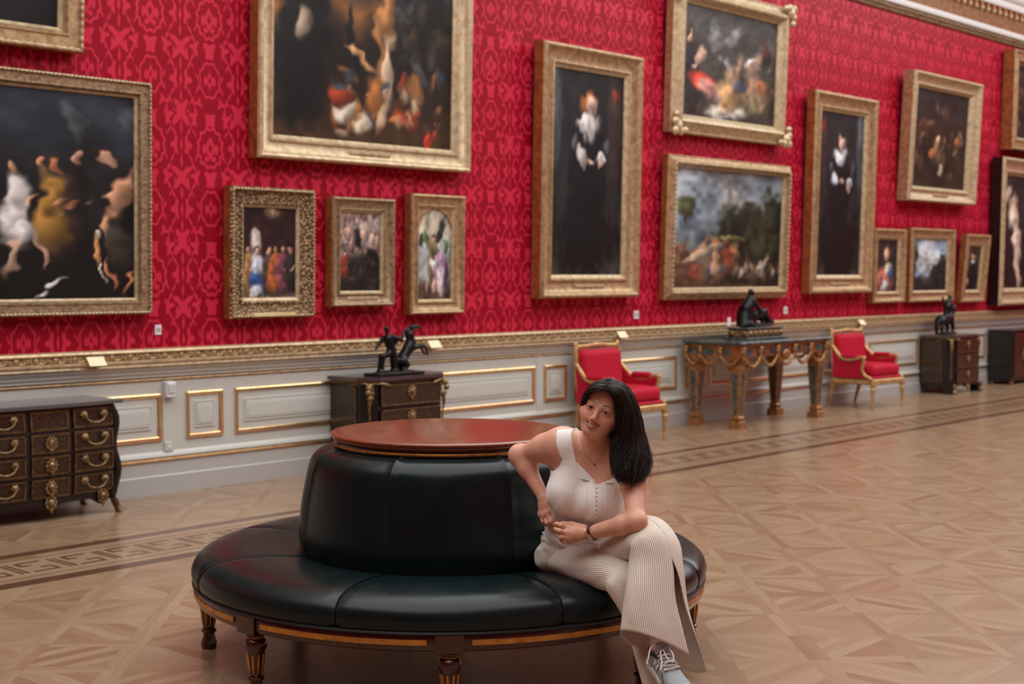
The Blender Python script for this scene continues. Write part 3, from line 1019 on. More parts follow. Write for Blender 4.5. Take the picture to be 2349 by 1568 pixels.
painting('painting', 'gilt-framed dark painting cropped at top left corner of the picture', 2.6, 5.25, 3.1, 4.75, .16, pc_dark, .04, .13, 3, 'flat', 3, False, carve=.05)
painting('painting', 'large dark painting of a crowd in carved gilt frame at left edge', 3.1, 5.79, 1.315, 2.95, .115, pc_group, .011, .09, 1, 'flat', 4, face='gilt_dark', carve=.03)
painting('painting', 'huge painting of hanging hare and birds in broad gilt frame', 6.72, 9.04, 2.485, 4.9, .19, pc_game, .013, .13, 1.5, 'hollow', 5, face='gilt_pale')
painting('painting', 'small painting of robed crowd in ornate frame with bright title plate', 6.47, 7.285, 1.26, 2.26, .155, pc_crowd, .01, .1, 1, 'hollow', 6, face='carved', carve=.03, plate_z=.17)
painting('painting', 'small painting of pale clouds over dark figures, middle of three under hare painting', 7.465, 8.15, 1.335, 2.22, .125, pc_clouds, .01, .1, 1, 'hollow', 7, face='gilt_dark', plate=True)
painting('painting', 'small arch-topped painting of winged figure with mauve robe in gilt frame', 8.335, 8.985, 1.255, 2.28, .125, pc_angel, .01, .1, 1, 'hollow', 8, plate=False, arch=True)
painting('painting', 'tall full-length portrait of woman in black dress with white collar', 9.965, 11.47, 1.37, 3.755, .22, pc_portrait, .015, .14, 1.2, 'hollow', 9)
painting('painting', 'still life with red melon and white bowl in frame with carved corners', 12.03, 14.26, 3.07, 4.62, .2, pc_larder, .017, .16, 2, 'ridge', 10, False, side='gilt', face='gilt_pale', corners=True)
painting('painting', 'wide landscape with blue sky and dark trees above the marble table', 11.96, 14.34, 1.33, 2.835, .125, pc_landscape, .015, .13, 2, 'ridge', 11, False, face='gilt', carve=.05)
painting('painting', 'tall full-length portrait of man in black cloak right of the landscape', 14.8, 16.3, 1.365, 3.76, .22, pc_portrait2, .017, .14, 1.5, 'hollow', 12)
painting('painting', 'dark game painting in gilt frame above three small paintings', 17.16, 19.18, 2.56, 4.24, .2, pc_mixed, .02, .18, 3, 'hollow', 13, side='gilt', face='gilt_pale')
painting('painting', 'small half-length portrait of woman in red, beside the man in cloak', 16.4, 17.24, 1.23, 2.175, .14, pc_head, .018, .11, 1, 'hollow', 14, False)
painting('painting', 'small landscape of pale blue sky over dark trees', 17.38, 18.68, 1.225, 2.205, .15, pc_sky, .018, .11, 1, 'hollow', 15, False)
painting('painting', 'small tilted portrait of man in black beside the blue-sky landscape', 18.92, 19.68, 1.205, 2.16, .17, pc_man, .018, .11, 5, 'hollow', 16, False)
painting('painting', 'tall painting of pale standing nude in deep frame at right edge', 20.0, 22.3, 1.14, 3.29, .25, pc_nude, .025, .2, 1, 'hollow', 17, side='ebony', face='gilt_pale')
painting('painting', 'gilt-framed dark painting cropped at upper right edge below the cornice', 20.36, 22.2, 3.42, 4.87, .2, pc_mixed, .025, .2, 1, 'flat', 18, False)

# small things on the wall
def wall_card(x, z, label, w=.055, h=.072):
    t = thing('number_card', label, 'sign', (x, 0, z), 0, 'number cards under the paintings')
    MB().box(-w / 2, w / 2, -.01, 0, -h / 2, h / 2, .003).build('card', M['plastic'], t)
    MB().box(-w * .28, -w * .05, -.0112, -.01, -h * .2, h * .2).box(w * .05, w * .28, -.0112, -.01, -h * .2, h * .2).build('printed_number', M['print'], t)
wall_card(5.897, 1.192, 'small white number card on red wall above the left dado panels')
wall_card(11.6, 1.18, 'small white number card below the portrait of woman in black', .08, .082)
wall_card(14.47, 1.17, 'small white number card above right end of marble table', .08, .085)
def rail_label(x, label):
    t = thing('caption_holder', label, 'sign', (x, -.1, .967), 0, 'caption cards along the dado rail')
    bk = MB(); bk.prism([(-.02, 0), (-.06, 0), (-.02, .05)], -.06, .06, 'x'); bk.build('wedge', M['gilt'], t)
    MB().add([(-.066, -.064, -.004), (.066, -.064, -.004), (.066, -.016, .056), (-.066, -.016, .056), (-.066, -.068, -.001), (.066, -.068, -.001), (.066, -.02, .059), (-.066, -.02, .059)],
             [(0, 1, 2, 3), (4, 5, 6, 7), (0, 1, 5, 4), (1, 2, 6, 5), (2, 3, 7, 6), (3, 0, 4, 7)]).build('caption_card', M['card'], t)
rail_label(5.31, 'cream caption card on dado rail above the drawer commode')
rail_label(8.58, 'cream caption card on dado rail behind the rearing horse bronze')
rail_label(11.2, 'cream caption card on dado rail above the armchair nearest the woman')
rail_label(16.05, 'cream caption card on dado rail above the armchair right of the table')
t = thing('wall_sensor', 'small white box fixed on dado pilaster between two panels', 'sensor', (5.955, -.036, .7))
MB().box(-.04, .04, -.05, 0, 0, .115, .006).build('housing', M['plastic'], t)
MB().box(-.03, .03, -.058, -.05, .03, .1, .004).build('lens_cover', M['white'], t)
t = thing('wall_socket', 'small pale socket low on dado pilaster strip', 'socket', (5.955, -.036, .34))
MB().box(-.035, .035, -.01, 0, -.035, .035, .004).build('plate', M['white'], t)
MB().box(-.012, .012, -.014, -.01, -.012, .012, .002).build('switch', M['plastic'], t)

# ------------------------------------------------------------------ implicit modelling: smooth unions of capsules and ellipsoids, meshed with surface nets
class Field:
    def __init__(self, xs, ys, zs):
        self.ax = [np.asarray(a, np.float32) for a in (xs, ys, zs)]
        self.F = np.full([len(a) for a in self.ax], .5, np.float32)
    @classmethod
    def box(cls, lo, hi, h):
        return cls(*[np.arange(l, u + h, h) for l, u in zip(lo, hi)])
    def sub(self, lo, hi):
        sl = []
        for a, l, u in zip(self.ax, lo, hi):
            i, j = np.searchsorted(a, l), np.searchsorted(a, u)
            sl.append(slice(max(i - 1, 0), min(j + 1, len(a))))
        return tuple(sl)
    def pts(self, sl):
        return (self.ax[0][sl[0]][:, None, None], self.ax[1][sl[1]][None, :, None], self.ax[2][sl[2]][None, None, :])
    def put(self, sl, d, k, cut=False):
        A = self.F[sl]
        if cut: d = -d
        if k > 0:
            h = np.maximum(k - np.abs(A - d), 0) / k
            if cut: self.F[sl] = np.maximum(A, d) + h * h * k * .25
            else: self.F[sl] = np.minimum(A, d) - h * h * k * .25
        else:
            self.F[sl] = np.maximum(A, d) if cut else np.minimum(A, d)
    def cap(self, a, b, ra, rb, k=.02, cut=False):
        a, b = np.asarray(a, float), np.asarray(b, float)
        pad = max(ra, rb) + k + .025
        sl = self.sub(np.minimum(a, b) - pad, np.maximum(a, b) + pad)
        X, Y, Z = self.pts(sl)
        d = b - a
        L2 = max(float(d @ d), 1e-9)
        t = np.clip(((X - a[0]) * d[0] + (Y - a[1]) * d[1] + (Z - a[2]) * d[2]) / L2, 0, 1)
        q = np.sqrt((X - a[0] - t * d[0]) ** 2 + (Y - a[1] - t * d[1]) ** 2 + (Z - a[2] - t * d[2]) ** 2) - (ra + (rb - ra) * t)
        self.put(sl, q, k, cut)
        return self
    def chain(self, pts, rads, k=.02):
        for i in range(len(pts) - 1): self.cap(pts[i], pts[i + 1], rads[i], rads[i + 1], k)
        return self
    def ell(self, c, r, k=.02, rot=None, cut=False):
        """ellipsoid; rot rows are its axes"""
        c, r = np.asarray(c, float), np.asarray(r, float)
        pad = float(r.max()) + k + .025
        sl = self.sub(c - pad, c + pad)
        X, Y, Z = self.pts(sl)
        X, Y, Z = X - c[0], Y - c[1], Z - c[2]
        if rot is None: u, v, w = X / r[0], Y / r[1], Z / r[2]
        else:
            A = np.asarray(rot, float)
            u, v, w = [(A[i, 0] * X + A[i, 1] * Y + A[i, 2] * Z) / r[i] for i in range(3)]
        k0 = np.sqrt(u * u + v * v + w * w)
        k1 = np.sqrt((u / r[0]) ** 2 + (v / r[1]) ** 2 + (w / r[2]) ** 2)
        self.put(sl, k0 * (k0 - 1) / np.maximum(k1, 1e-6), k, cut)
        return self
    def nets(self, smooth=1):
        F, (xs, ys, zs) = self.F, self.ax
        S_ = F < 0
        nx, ny, nz = F.shape
        cnt = np.zeros((nx - 1, ny - 1, nz - 1), np.uint8)
        for i in (0, 1):
            for j in (0, 1):
                for k in (0, 1):
                    cnt += S_[i:nx - 1 + i, j:ny - 1 + j, k:nz - 1 + k]
        I, J, K = np.nonzero((cnt > 0) & (cnt < 8))
        idm = np.full(cnt.shape, -1, np.int32)
        idm[I, J, K] = np.arange(len(I))
        cor = {}
        for i in (0, 1):
            for j in (0, 1):
                for k in (0, 1):
                    cor[(i, j, k)] = (F[I + i, J + j, K + k], np.stack([xs[I + i], ys[J + j], zs[K + k]], -1))
        acc = np.zeros((len(I), 3)); n = np.zeros(len(I))
        ks = list(cor)
        for a in ks:
            for b in ks:
                if a < b and sum(abs(p - q) for p, q in zip(a, b)) == 1:
                    fa, pa = cor[a]; fb, pb = cor[b]
                    m_ = (fa < 0) != (fb < 0)
                    t = np.where(m_, fa / np.where(np.abs(fa - fb) < 1e-12, 1e-12, fa - fb), 0)
                    acc += np.where(m_[:, None], pa + (pb - pa) * t[:, None], 0)
                    n += m_
        V = acc / n[:, None]
        quads = []
        for ax in range(3):
            s0 = [slice(None)] * 3; s1 = [slice(None)] * 3
            s0[ax] = slice(0, -1); s1[ax] = slice(1, None)
            ch = S_[tuple(s0)] != S_[tuple(s1)]
            a, b, c = np.nonzero(ch)
            p = [a, b, c]
            o1, o2 = [q for q in range(3) if q != ax]
            ok = (p[o1] > 0) & (p[o2] > 0) & (p[o1] < F.shape[o1] - 1) & (p[o2] < F.shape[o2] - 1)
            p = [q[ok] for q in p]
            flip = S_[p[0], p[1], p[2]]
            def cell(d1, d2):
                q = [x.copy() for x in p]; q[o1] += d1; q[o2] += d2
                return idm[q[0], q[1], q[2]]
            Q = np.stack([cell(-1, -1), cell(0, -1), cell(0, 0), cell(-1, 0)], -1)
            if ax == 1: flip = ~flip
            Q[~flip] = Q[~flip][:, ::-1]
            quads.append(Q)
        Q = np.vstack(quads)
        for _ in range(smooth):
            s = np.zeros_like(V); w = np.zeros(len(V))
            for e0, e1 in ((0, 1), (1, 2), (2, 3), (3, 0)):
                np.add.at(s, Q[:, e0], V[Q[:, e1]]); np.add.at(w, Q[:, e0], 1)
                np.add.at(s, Q[:, e1], V[Q[:, e0]]); np.add.at(w, Q[:, e1], 1)
            V = V * .5 + .5 * s / np.maximum(w, 1)[:, None]
        return V, Q
    def mesh(self, name, smooth=1):
        V, Q = self.nets(smooth)
        me = bpy.data.meshes.new(name)
        me.vertices.add(len(V)); me.vertices.foreach_set('co', V.astype(np.float32).ravel())
        me.loops.add(Q.size); me.loops.foreach_set('vertex_index', Q.astype(np.int32).ravel())
        me.polygons.add(len(Q)); me.polygons.foreach_set('loop_start', np.arange(0, Q.size, 4, dtype=np.int32))
        me.polygons.foreach_set('use_smooth', np.ones(len(Q), bool))
        me.update(calc_edges=True)
        me.validate()
        return me


# ------------------------------------------------------------------ furniture along the wall
def bar_handle(z, y, parent, x):
    h = MB()
    for s in (-1, 1):
        h.ball((x + s * .075, y - .012, z + .02), (.026, .016, .026), 10, 8)
        for k in range(6):
            a = k * PI / 3
            h.ball((x + s * .075 + .022 * math.cos(a), y - .008, z + .02 + .022 * math.sin(a)), (.009, .008, .009), 6, 4)
    pts = [(x - .075, y - .03, z + .02), (x - .06, y - .034, z - .01), (x - .03, y - .036, z - .026), (x, y - .036, z - .03), (x + .03, y - .036, z - .026), (x + .06, y - .034, z - .01), (x + .075, y - .03, z + .02)]
    h.tube(spline(pts, 20), .006, 8)
    return h.build('handle', M['ormolu'], parent)


def mask_mount(z, y, parent, x, s=1.0, name='escutcheon', mk='ormolu'):
    h = MB()
    h.ball((x, y - .01, z), (.028 * s, .018, .036 * s), 10, 8)
    for k in range(10):
        a = k * PI / 5
        h.ball((x + .042 * s * math.cos(a), y - .006, z + .046 * s * math.sin(a)), (.015 * s, .009, .017 * s), 6, 5)
    h.ball((x, y - .008, z - .065 * s), (.009 * s, .009, .025 * s), 6, 5)
    return h.build(name, M[mk], parent)


# bombe commode with four rows of three drawers
cm = thing('commode', 'black and brass inlaid commode of drawers with marble top at left edge', 'commode', (4.74, -.005, 0))
HWD, DEP, ZB, ZT = .49, .47, .13, .735
def bow(x): return DEP + .03 * math.cos(x / HWD * PI / 2)
def bombe(z):
    u = (z - ZB) / (ZT - ZB)
    return .018 * math.sin(PI * u)
ns, nzv = 28, 14
body = MB(); vs = []; fs = []
ring = [(-HWD, 0)] + [(-HWD + 2 * HWD * k / ns, None) for k in range(ns + 1)] + [(HWD, 0)]
for iz in range(nzv + 1):
    z = ZB + (ZT - ZB) * iz / nzv
    g = bombe(z)
    for x, y in ring:
        sx = 1 + g / HWD
        vs.append((x * sx, 0 if y == 0 else -(bow(x) + g - .012), z))
m_ = len(ring)
for iz in range(nzv):
    for k in range(m_):
        fs.append((iz * m_ + k, iz * m_ + (k + 1) % m_, (iz + 1) * m_ + (k + 1) % m_, (iz + 1) * m_ + k))
fs += [list(range(m_)), list(range(nzv * m_, (nzv + 1) * m_))]
body.add(vs, fs).build('carcase', M['ebony'], cm)
tp = [(-HWD - .05, .0)] + [(-HWD - .05 + (2 * HWD + .1) * k / 30, -(bow(max(-HWD, min(HWD, -HWD - .05 + (2 * HWD + .1) * k / 30))) + .03)) for k in range(31)] + [(HWD + .05, .0)]
MB().prism(tp, ZT, ZT + .022).build('marble_top', M['dark_marble'], cm)
cols = [(-.475, -.17), (-.135, .135), (.17, .475)]
rowz = [(.59, .715), (.445, .57), (.30, .425), (.155, .28)]
for ri, (z0, z1) in enumerate(rowz):
    for ci, (x0, x1) in enumerate(cols):
        zc = (z0 + z1) / 2
        g = bombe(zc)
        n = 10
        def curved(x0, x1, z0, z1, off, th):
            mb = MB(); vs = []; fs = []
            for iz in range(5):
                z = z0 + (z1 - z0) * iz / 4
                for k in range(n + 1):
                    x = x0 + (x1 - x0) * k / n
                    yy = -(bow(x) + bombe(z) - .012)
                    vs += [(x, yy - off, z), (x, yy - off + th, z)]
            w_ = (n + 1) * 2
            for iz in range(4):
                for k in range(n):
                    a = iz * w_ + k * 2
                    fs += [(a, a + 2, a + w_ + 2, a + w_)]
            top = [4 * w_ + 2 * k for k in range(n + 1)]; bot = [2 * k for k in range(n + 1)]
            for arr in (top, bot):
                for k in range(n): fs.append((arr[k], arr[k + 1], arr[k + 1] + 1, arr[k] + 1))
            for k in (0, n):
                for iz in range(4):
                    a = iz * w_ + 2 * k
                    fs.append((a, a + 1, a + w_ + 1, a + w_))
            return mb.add(vs, fs)
        dr = curved(x0, x1, z0, z1, .008, .02).build('drawer', M['boulle'], cm)
        e_ = MB()
        for (a, b, c, d) in ((x0, x1, z1 - .014, z1), (x0, x1, z0, z0 + .014), (x0, x0 + .014, z0, z1), (x1 - .014, x1, z0, z1)):
            t2 = curved(a, b, c, d, .013, .012); e_.add(t2.v, t2.f)
        e_.build('brass_border', M['brass'], dr)
        xm = (x0 + x1) / 2
        yf = -(bow(xm) + g)
        if ci == 1:
            if ri > 0: mask_mount(zc, yf, dr, xm, .8)
        else: bar_handle(zc, yf, dr, xm)
# apron with pendants, corner legs with sabots
ap = MB()
poly = [(-HWD, ZB + .01)]
for k in range(41):
    x = -HWD + 2 * HWD * k / 40
    z = ZB - .02 - .045 * max(0, math.cos((x) / HWD * PI * 2.5)) ** 2
    poly.append((x, z))
poly.append((HWD, ZB + .01))
vs, fs = [], []
for x, z in poly[1:-1]:
    yy = -(bow(x) - .01)
    vs += [(x, yy, ZB + .012), (x, yy, z), (x, yy + .03, z), (x, yy + .03, ZB + .012)]
for k in range(len(vs) // 4 - 1):
    for j in range(4):
        fs.append((k * 4 + j, k * 4 + (j + 1) % 4, k * 4 + 4 + (j + 1) % 4, k * 4 + 4 + j))
ap.add(vs, fs).build('apron', M['ebony'], cm)
for x in (-.39, 0, .39): mask_mount(ZB - .01, -(bow(x)), cm, x, .8, 'apron_mount')
for sx in (-1, 1):
    for y in (-.46, -.05):
        L = MB()
        pts = [(sx * .47, y, .72), (sx * .505, y - (.01 if y < -.2 else 0), .62), (sx * .485, y, .45), (sx * .515, y - (.012 if y < -.2 else 0), .3), (sx * .49, y, .16), (sx * .48, y, .1), (sx * .5, y - (.015 if y < -.2 else 0), .03), (sx * .515, y - (.025 if y < -.2 else 0), 0.005)]
        L.tube(spline(pts, 26), [.026] * 17 + [.022, .02, .018, .017, .016, .016, .018, .02, .022], 10)
        lg = L.build('leg', M['ebony'], cm)
        sb = MB(); yy = y - (.018 if y < -.2 else 0)
        sb.tube(spline([(sx * .488, yy + .008, .09), (sx * .5, yy, .04), (sx * .516, yy - .01, .004)], 8), [.021, .021, .021, .021, .022, .024, .027, .03], 10)
        sb.build('sabot', M['brass'], lg)


def boulle_cabinet(loc, label):
    t = thing('cabinet', label, 'cabinet', loc, 0, 'black and brass inlaid cabinets')
    w, dp, zt = .92, .46, .752
    c = .11                               # canted front corners
    pl = lambda g: [(-w / 2 - g, 0), (-w / 2 - g, -dp + c), (-w / 2 + c, -dp - g), (w / 2 - c, -dp - g), (w / 2 + g, -dp + c), (w / 2 + g, 0)]
    MB().prism(pl(-.01), .11, zt).build('carcase', M['ebony'], t)
    MB().prism(pl(.025), zt, zt + .028).build('top_slab', M['red_marble'], t)
    MB().prism(pl(-.002), zt - .022, zt).build('top_moulding', M['brass'], t)
    x0, x1 = -w / 2 + c + .02, w / 2 - c - .02
    for z0, z1 in ((.545, .715), (.345, .515), (.145, .315)):
        d = MB().box(x0, x1, -dp - .014, -dp, z0, z1, .004).build('drawer', M['boulle'], t)
        b = MB()
        for q in ((x0, x1, z1 - .012, z1), (x0, x1, z0, z0 + .012), (x0, x0 + .012, z0, z1), (x1 - .012, x1, z0, z1)):
            b.box(q[0], q[1], -dp - .019, -dp - .01, q[2], q[3], .002)
        b.build('brass_border', M['brass'], d)
        mask_mount((z0 + z1) / 2 + .02, -dp - .014, d, 0, .85, 'drawer_mount')
    # side panels with marquetry
    for s in (-1, 1):
        p = MB().box(s * (w / 2 - .012), s * (w / 2 - .002), -dp + c + .03, -.04, .15, .7, .003).build('side_panel', M['boulle'], t)
        b = MB()
        for q in ((-dp + c + .03, -.04, .688, .7), (-dp + c + .03, -.04, .15, .162), (-dp + c + .03, -dp + c + .042, .15, .7), (-.052, -.04, .15, .7)):
            b.box(s * (w / 2 - .006), s * (w / 2 + .003), q[0], q[1], q[2], q[3], .001)
        b.build('brass_border', M['brass'], p)
        # gilt scroll mount at the canted corner with a hanging husk and a foot
        cx_, cy_ = s * (w / 2 - c / 2), -dp + c / 2
        g = MB()
        for k in range(7):
            a = k / 6 * 2 * PI * .8
            g.ball((cx_ + s * (.03 * math.cos(a)), cy_ - .02 - .012 * math.cos(a), .66 + .05 * math.sin(a)), (.026, .024, .026), 8, 6)
        g.tube(spline([(cx_, cy_ - .02, .68), (cx_ - s * .02, cy_ - .03, .725), (cx_ - s * .09, -dp - .02, .728), (cx_ - s * .16, -dp - .018, .71)], 12), .011, 8)
        g.tube(spline([(cx_, cy_ - .02, .68), (cx_ + s * .02, cy_ + .01, .73), (cx_ + s * .05, cy_ + .1, .728), (cx_ + s * .05, cy_ + .18, .7)], 12), .011, 8)
        g.tube(spline([(cx_, cy_ - .02, .62), (cx_ + s * .01, cy_ - .02, .54), (cx_, cy_ - .015, .44), (cx_, cy_ - .01, .2)], 14), [.022, .02, .018, .016, .014, .012, .01, .008, .007, .007, .007, .007, .008, .01], 8)
        g.build('corner_mount', M['ormolu'], t)
        MB().prism([(cx_ - .06, cy_ - .06), (cx_ + .06, cy_ - .06), (cx_ + .06, cy_ + .06), (cx_ - .06, cy_ + .06)], 0, .12).build('block_foot', M['ebony'], t)
        MB().lathe([(.0, .002), (.03, .005), (.034, .03), (.018, .06), (.026, .09), (.018, .12), (.012, .14)], 12, (cx_, cy_ - .07, 0)).build('foot_mount', M['ormolu'], t)
        MB().box(s * (w / 2 - .07), s * (w / 2 - .01), -.09, -.03, 0, .12, .004).build('back_foot', M['ebony'], t)
    # shaped apron between the feet
    pts = [(x0, .14)] + [(x0 + (x1 - x0) * k / 24, .1 - .05 * math.exp(-((k - 12) / 3.2) ** 2) + .028 * (1 - abs(k - 12) / 12)) for k in range(25)] + [(x1, .14)]
    MB().prism(pts, -dp - .004, -dp + .03, 'y').build('apron', M['ebony'], t)
    mask_mount(.085, -dp - .006, t, 0, .7, 'apron_mount')
    return t


boulle_cabinet((7.93, -.06, 0), 'black and brass inlaid cabinet with drawers under rearing horse bronze, behind bench')
boulle_cabinet((18.24, -.06, 0), 'black and brass inlaid cabinet with three drawers beside the right armchair')
# lower cabinet at the far right
t = thing('cabinet', 'dark cabinet with brass inlaid door at right edge of picture', 'cabinet', (20.72, -.06, 0), 0, 'black and brass inlaid cabinets')
MB().box(-.8, .8, -.36, 0, .05, .78, .01).build('carcase', M['ebony'], t)
MB().box(-.83, .83, -.39, 0, .78, .8, .006).build('top_slab', M['dark_marble'], t)
for k in (-1, 1):
    d = MB().box(k * .02, k * .74, -.375, -.36, .11, .74, .004).build('door', M['boulle'], t)
    d.location = (0, 0, 0)
    b = MB()
    x0, x1 = sorted((k * .06, k * .70))
    for q in ((x0, x1, .70, .715), (x0, x1, .135, .15), (x0, x0 + .015, .135, .715), (x1 - .015, x1, .135, .715)):
        b.box(q[0], q[1], -.382, -.37, q[2], q[3], .002)
    b.build('brass_border', M['brass'], d)
    mask_mount(.43, -.376, d, k * .38, 2.0, 'door_mount')
for sx in (-1, 1):
    for y in (-.33, -.05):
        MB().lathe([(.02, 0), (.035, .02), (.03, .05)], 12, (sx * .74, y, 0)).build('bun_foot', M['ormolu'], t)


# armchairs
def armchair(loc, rz, label):
    t = thing('armchair', label, 'armchair', loc, rz, 'red and gilt armchairs')
    g = M['chair_gilt']
    W_, Df, Db = .345, -.66, -.06       # half width, front, back (local -y is forward)
    for sx in (-1, 1):
        MB().lathe([(.012, 0), (.018, .02), (.014, .04), (.024, .2), (.03, .235), (.022, .25), (.033, .27), (.033, .3)], 14, (sx * (W_ - .02), Df + .02, 0), flute=lambda a, z: 1 + .06 * math.cos(8 * a)).build('leg', g, t)
        MB().tube(spline([(sx * (W_ - .06), Db + .06, 0.004), (sx * (W_ - .06), Db + .02, .15), (sx * (W_ - .05), Db - .02, .3)], 10), [.016, .017, .019, .02, .022, .024, .025, .027, .028, .03], 10).build('leg', g, t)
    rl = MB()
    rl.box(-W_, W_, Df, Df + .05, .285, .35, .012).box(-W_ + .02, W_ - .02, Db - .05, Db, .285, .35, .012)
    for sx in (-1, 1): rl.box(sx * W_, sx * (W_ - .05), Df + .03, Db - .02, .285, .35, .012)
    rl.build('seat_rail', g, t)
    # plump seat cushion on an upholstered deck
    MB().box(-W_ + .03, W_ - .03, Df + .02, Db - .03, .35, .385, .015).build('seat_deck', M['red_fabric'], t)
    f = Field.box((-.4, -.72, .34), (.4, .02, .56), .014)
    sl = tuple(slice(None) for _ in range(3)); X, Y, Z = f.pts(sl)
    q = np.sqrt(np.maximum(np.abs(X) - .235, 0) ** 2 + np.maximum(np.abs(Y + .37) - .215, 0) ** 2 + np.maximum(np.abs(Z - .44 - .02 * np.cos(X * 4) * np.cos((Y + .37) * 4)) - .018, 0) ** 2) - .055
    f.F = q.astype(np.float32)
    link('seat_cushion', f.mesh('seat_cushion', 1), M['red_fabric'], t)
    # back: gilt frame round a padded panel, leaning back
    tilt = .16
    def bk(x, z): return (x, Db - .05 + (z - .35) * tilt * .6, z)
    fr = MB()
    pts = [bk(-.325, .33), bk(-.33, .6), bk(-.325, .86), bk(-.3, .895), bk(-.15, .902), bk(0, .912), bk(.15, .902), bk(.3, .895), bk(.325, .86), bk(.33, .6), bk(.325, .33)]
    fr.tube(spline(pts, 50), .024, 10)
    for sx in (-1, 1): fr.ball(bk(sx * .322, .915), (.024, .024, .034), 10, 8)
    fr.build('back_frame', g, t)
    f = Field.box((-.36, -.2, .33), (.36, .08, .95), .014)
    X, Y, Z = f.pts(tuple(slice(None) for _ in range(3)))
    yc = Db - .065 + (Z - .35) * tilt * .6
    q = np.sqrt(np.maximum(np.abs(X) - .25, 0) ** 2 + np.maximum(np.abs(Z - .62) - .2, 0) ** 2 + np.maximum(np.abs(Y - yc) - .012 - .02 * np.cos(X * 4.5), 0) ** 2) - .05
    f.F = q.astype(np.float32)
    link('back_cushion', f.mesh('back_cushion', 1), M['red_fabric'], t)
    for s in (-1, 1):
        A = MB()
        top = [bk(s * .33, .74), (s * .345, Db - .09, .66), (s * .36, Db - .16, .6), (s * .365, Db - .26, .575), (s * .365, Df + .23, .59), (s * .36, Df + .17, .61), (s * .362, Df + .13, .6)]
        post = [(s * .362, Df + .13, .6), (s * .36, Df + .125, .55), (s * .355, Df + .15, .47), (s * .35, Df + .12, .4), (s * .345, Df + .06, .37), (s * .34, Df + .025, .35)]
        A.tube(spline(top, 24), .02, 10).tube(spline(post, 18), .019, 10).ball((s * .362, Df + .125, .605), (.026, .03, .026), 10, 8)
        A.build('arm', g, t)
        up = spline(top, 12)
        poly = [(p[1], p[2] - .012) for p in up] + [(Df + .16, .5), (Df + .16, .42), (Df + .07, .36), (Db - .04, .36)]
        MB().prism(poly, s * .325, s * .352, 'x').build('side_panel', M['red_fabric'], t)
        MB().tube(spline([(s * .352, Db - .16, .615), (s * .355, Db - .22, .612), (s * .358, Df + .26, .612), (s * .358, Df + .21, .62)], 12), [.012, .026, .03, .03, .03, .03, .03, .03, .03, .03, .026, .012], 10).build('arm_pad', M['red_fabric'], t)
    return t


armchair((10.77, -.1, 0), 0, 'red upholstered gilt armchair against wall, directly behind the woman')
armchair((15.6, -.12, 0), R(-4), 'red upholstered gilt armchair right of the marble-topped table')

# console table with green marble top
t = thing('console_table', 'gilt console table with green marble top and tapering inlaid legs', 'table', (13.17, -.12, 0))
HW, DP = .86, .68
MB().box(-HW - .05, HW + .05, -DP - .05, .02, .868, .9, .008).build('marble_top', M['green_marble'], t)
MB().box(-HW - .02, HW + .02, -DP - .02, 0, .845, .868, .006).build('gilt_cornice', M['table_gilt'], t)
MB().box(-HW, HW, -DP, 0, .735, .845, .003).build('frieze', M['gilt_warm'], t)
for k in range(-3, 4):
    MB().box(k * .235 - .075, k * .235 + .075, -DP - .006, -DP, .755, .825, .002).build('frieze_panel', M['green_marble'], t)
for s in (-1, 1):
    for k in range(3):
        MB().box(s * (HW), s * (HW + .006), -DP + .13 + k * .2, -DP + .27 + k * .2, .755, .825, .002).build('frieze_panel', M['green_marble'], t)
def bracket(x, y, d):
    b = MB()
    b.ball((x, y, .83), (.034, .034, .022), 8, 6).ball((x, y, .79), (.03, .03, .04), 8, 6).ball((x, y, .74), (.02, .02, .045), 8, 6).ball((x, y, .7), (.01, .01, .03), 6, 5)
    b.build('ram_head', M['table_gilt'], t)
bx_ = [-.72, -.36, 0.36, .72]
for x in (-.83, -.5, -.17, .17, .5, .83): bracket(x, -DP - .015, 0)
for s in (-1, 1):
    for y in (-.45, -.2, -.02): bracket(s * (HW + .015), y, 1)
def swag(p, q, drop):
    p, q = np.array(p), np.array(q)
    pts = [p + (q - p) * u + np.array([0, 0, -drop * 4 * u * (1 - u)]) for u in np.linspace(0, 1, 13)]
    MB().tube(pts, [.008, .011, .014, .017, .019, .021, .022, .021, .019, .017, .014, .011, .008], 8).build('swag', M['table_gilt'], t)
xs_ = (-.83, -.5, -.17, .17, .5, .83)
for a, b in zip(xs_[:-1], xs_[1:]): swag((a, -DP - .02, .76), (b, -DP - .02, .76), .12)
for s in (-1, 1):
    for a, b in ((-.68, -.45), (-.45, -.2), (-.2, -.02)): swag((s * (HW + .02), a, .76), (s * (HW + .02), b, .76), .1)
MB().ball((0, -DP - .02, .74), (.075, .02, .06), 14, 10).build('medallion', M['table_gilt'], t)
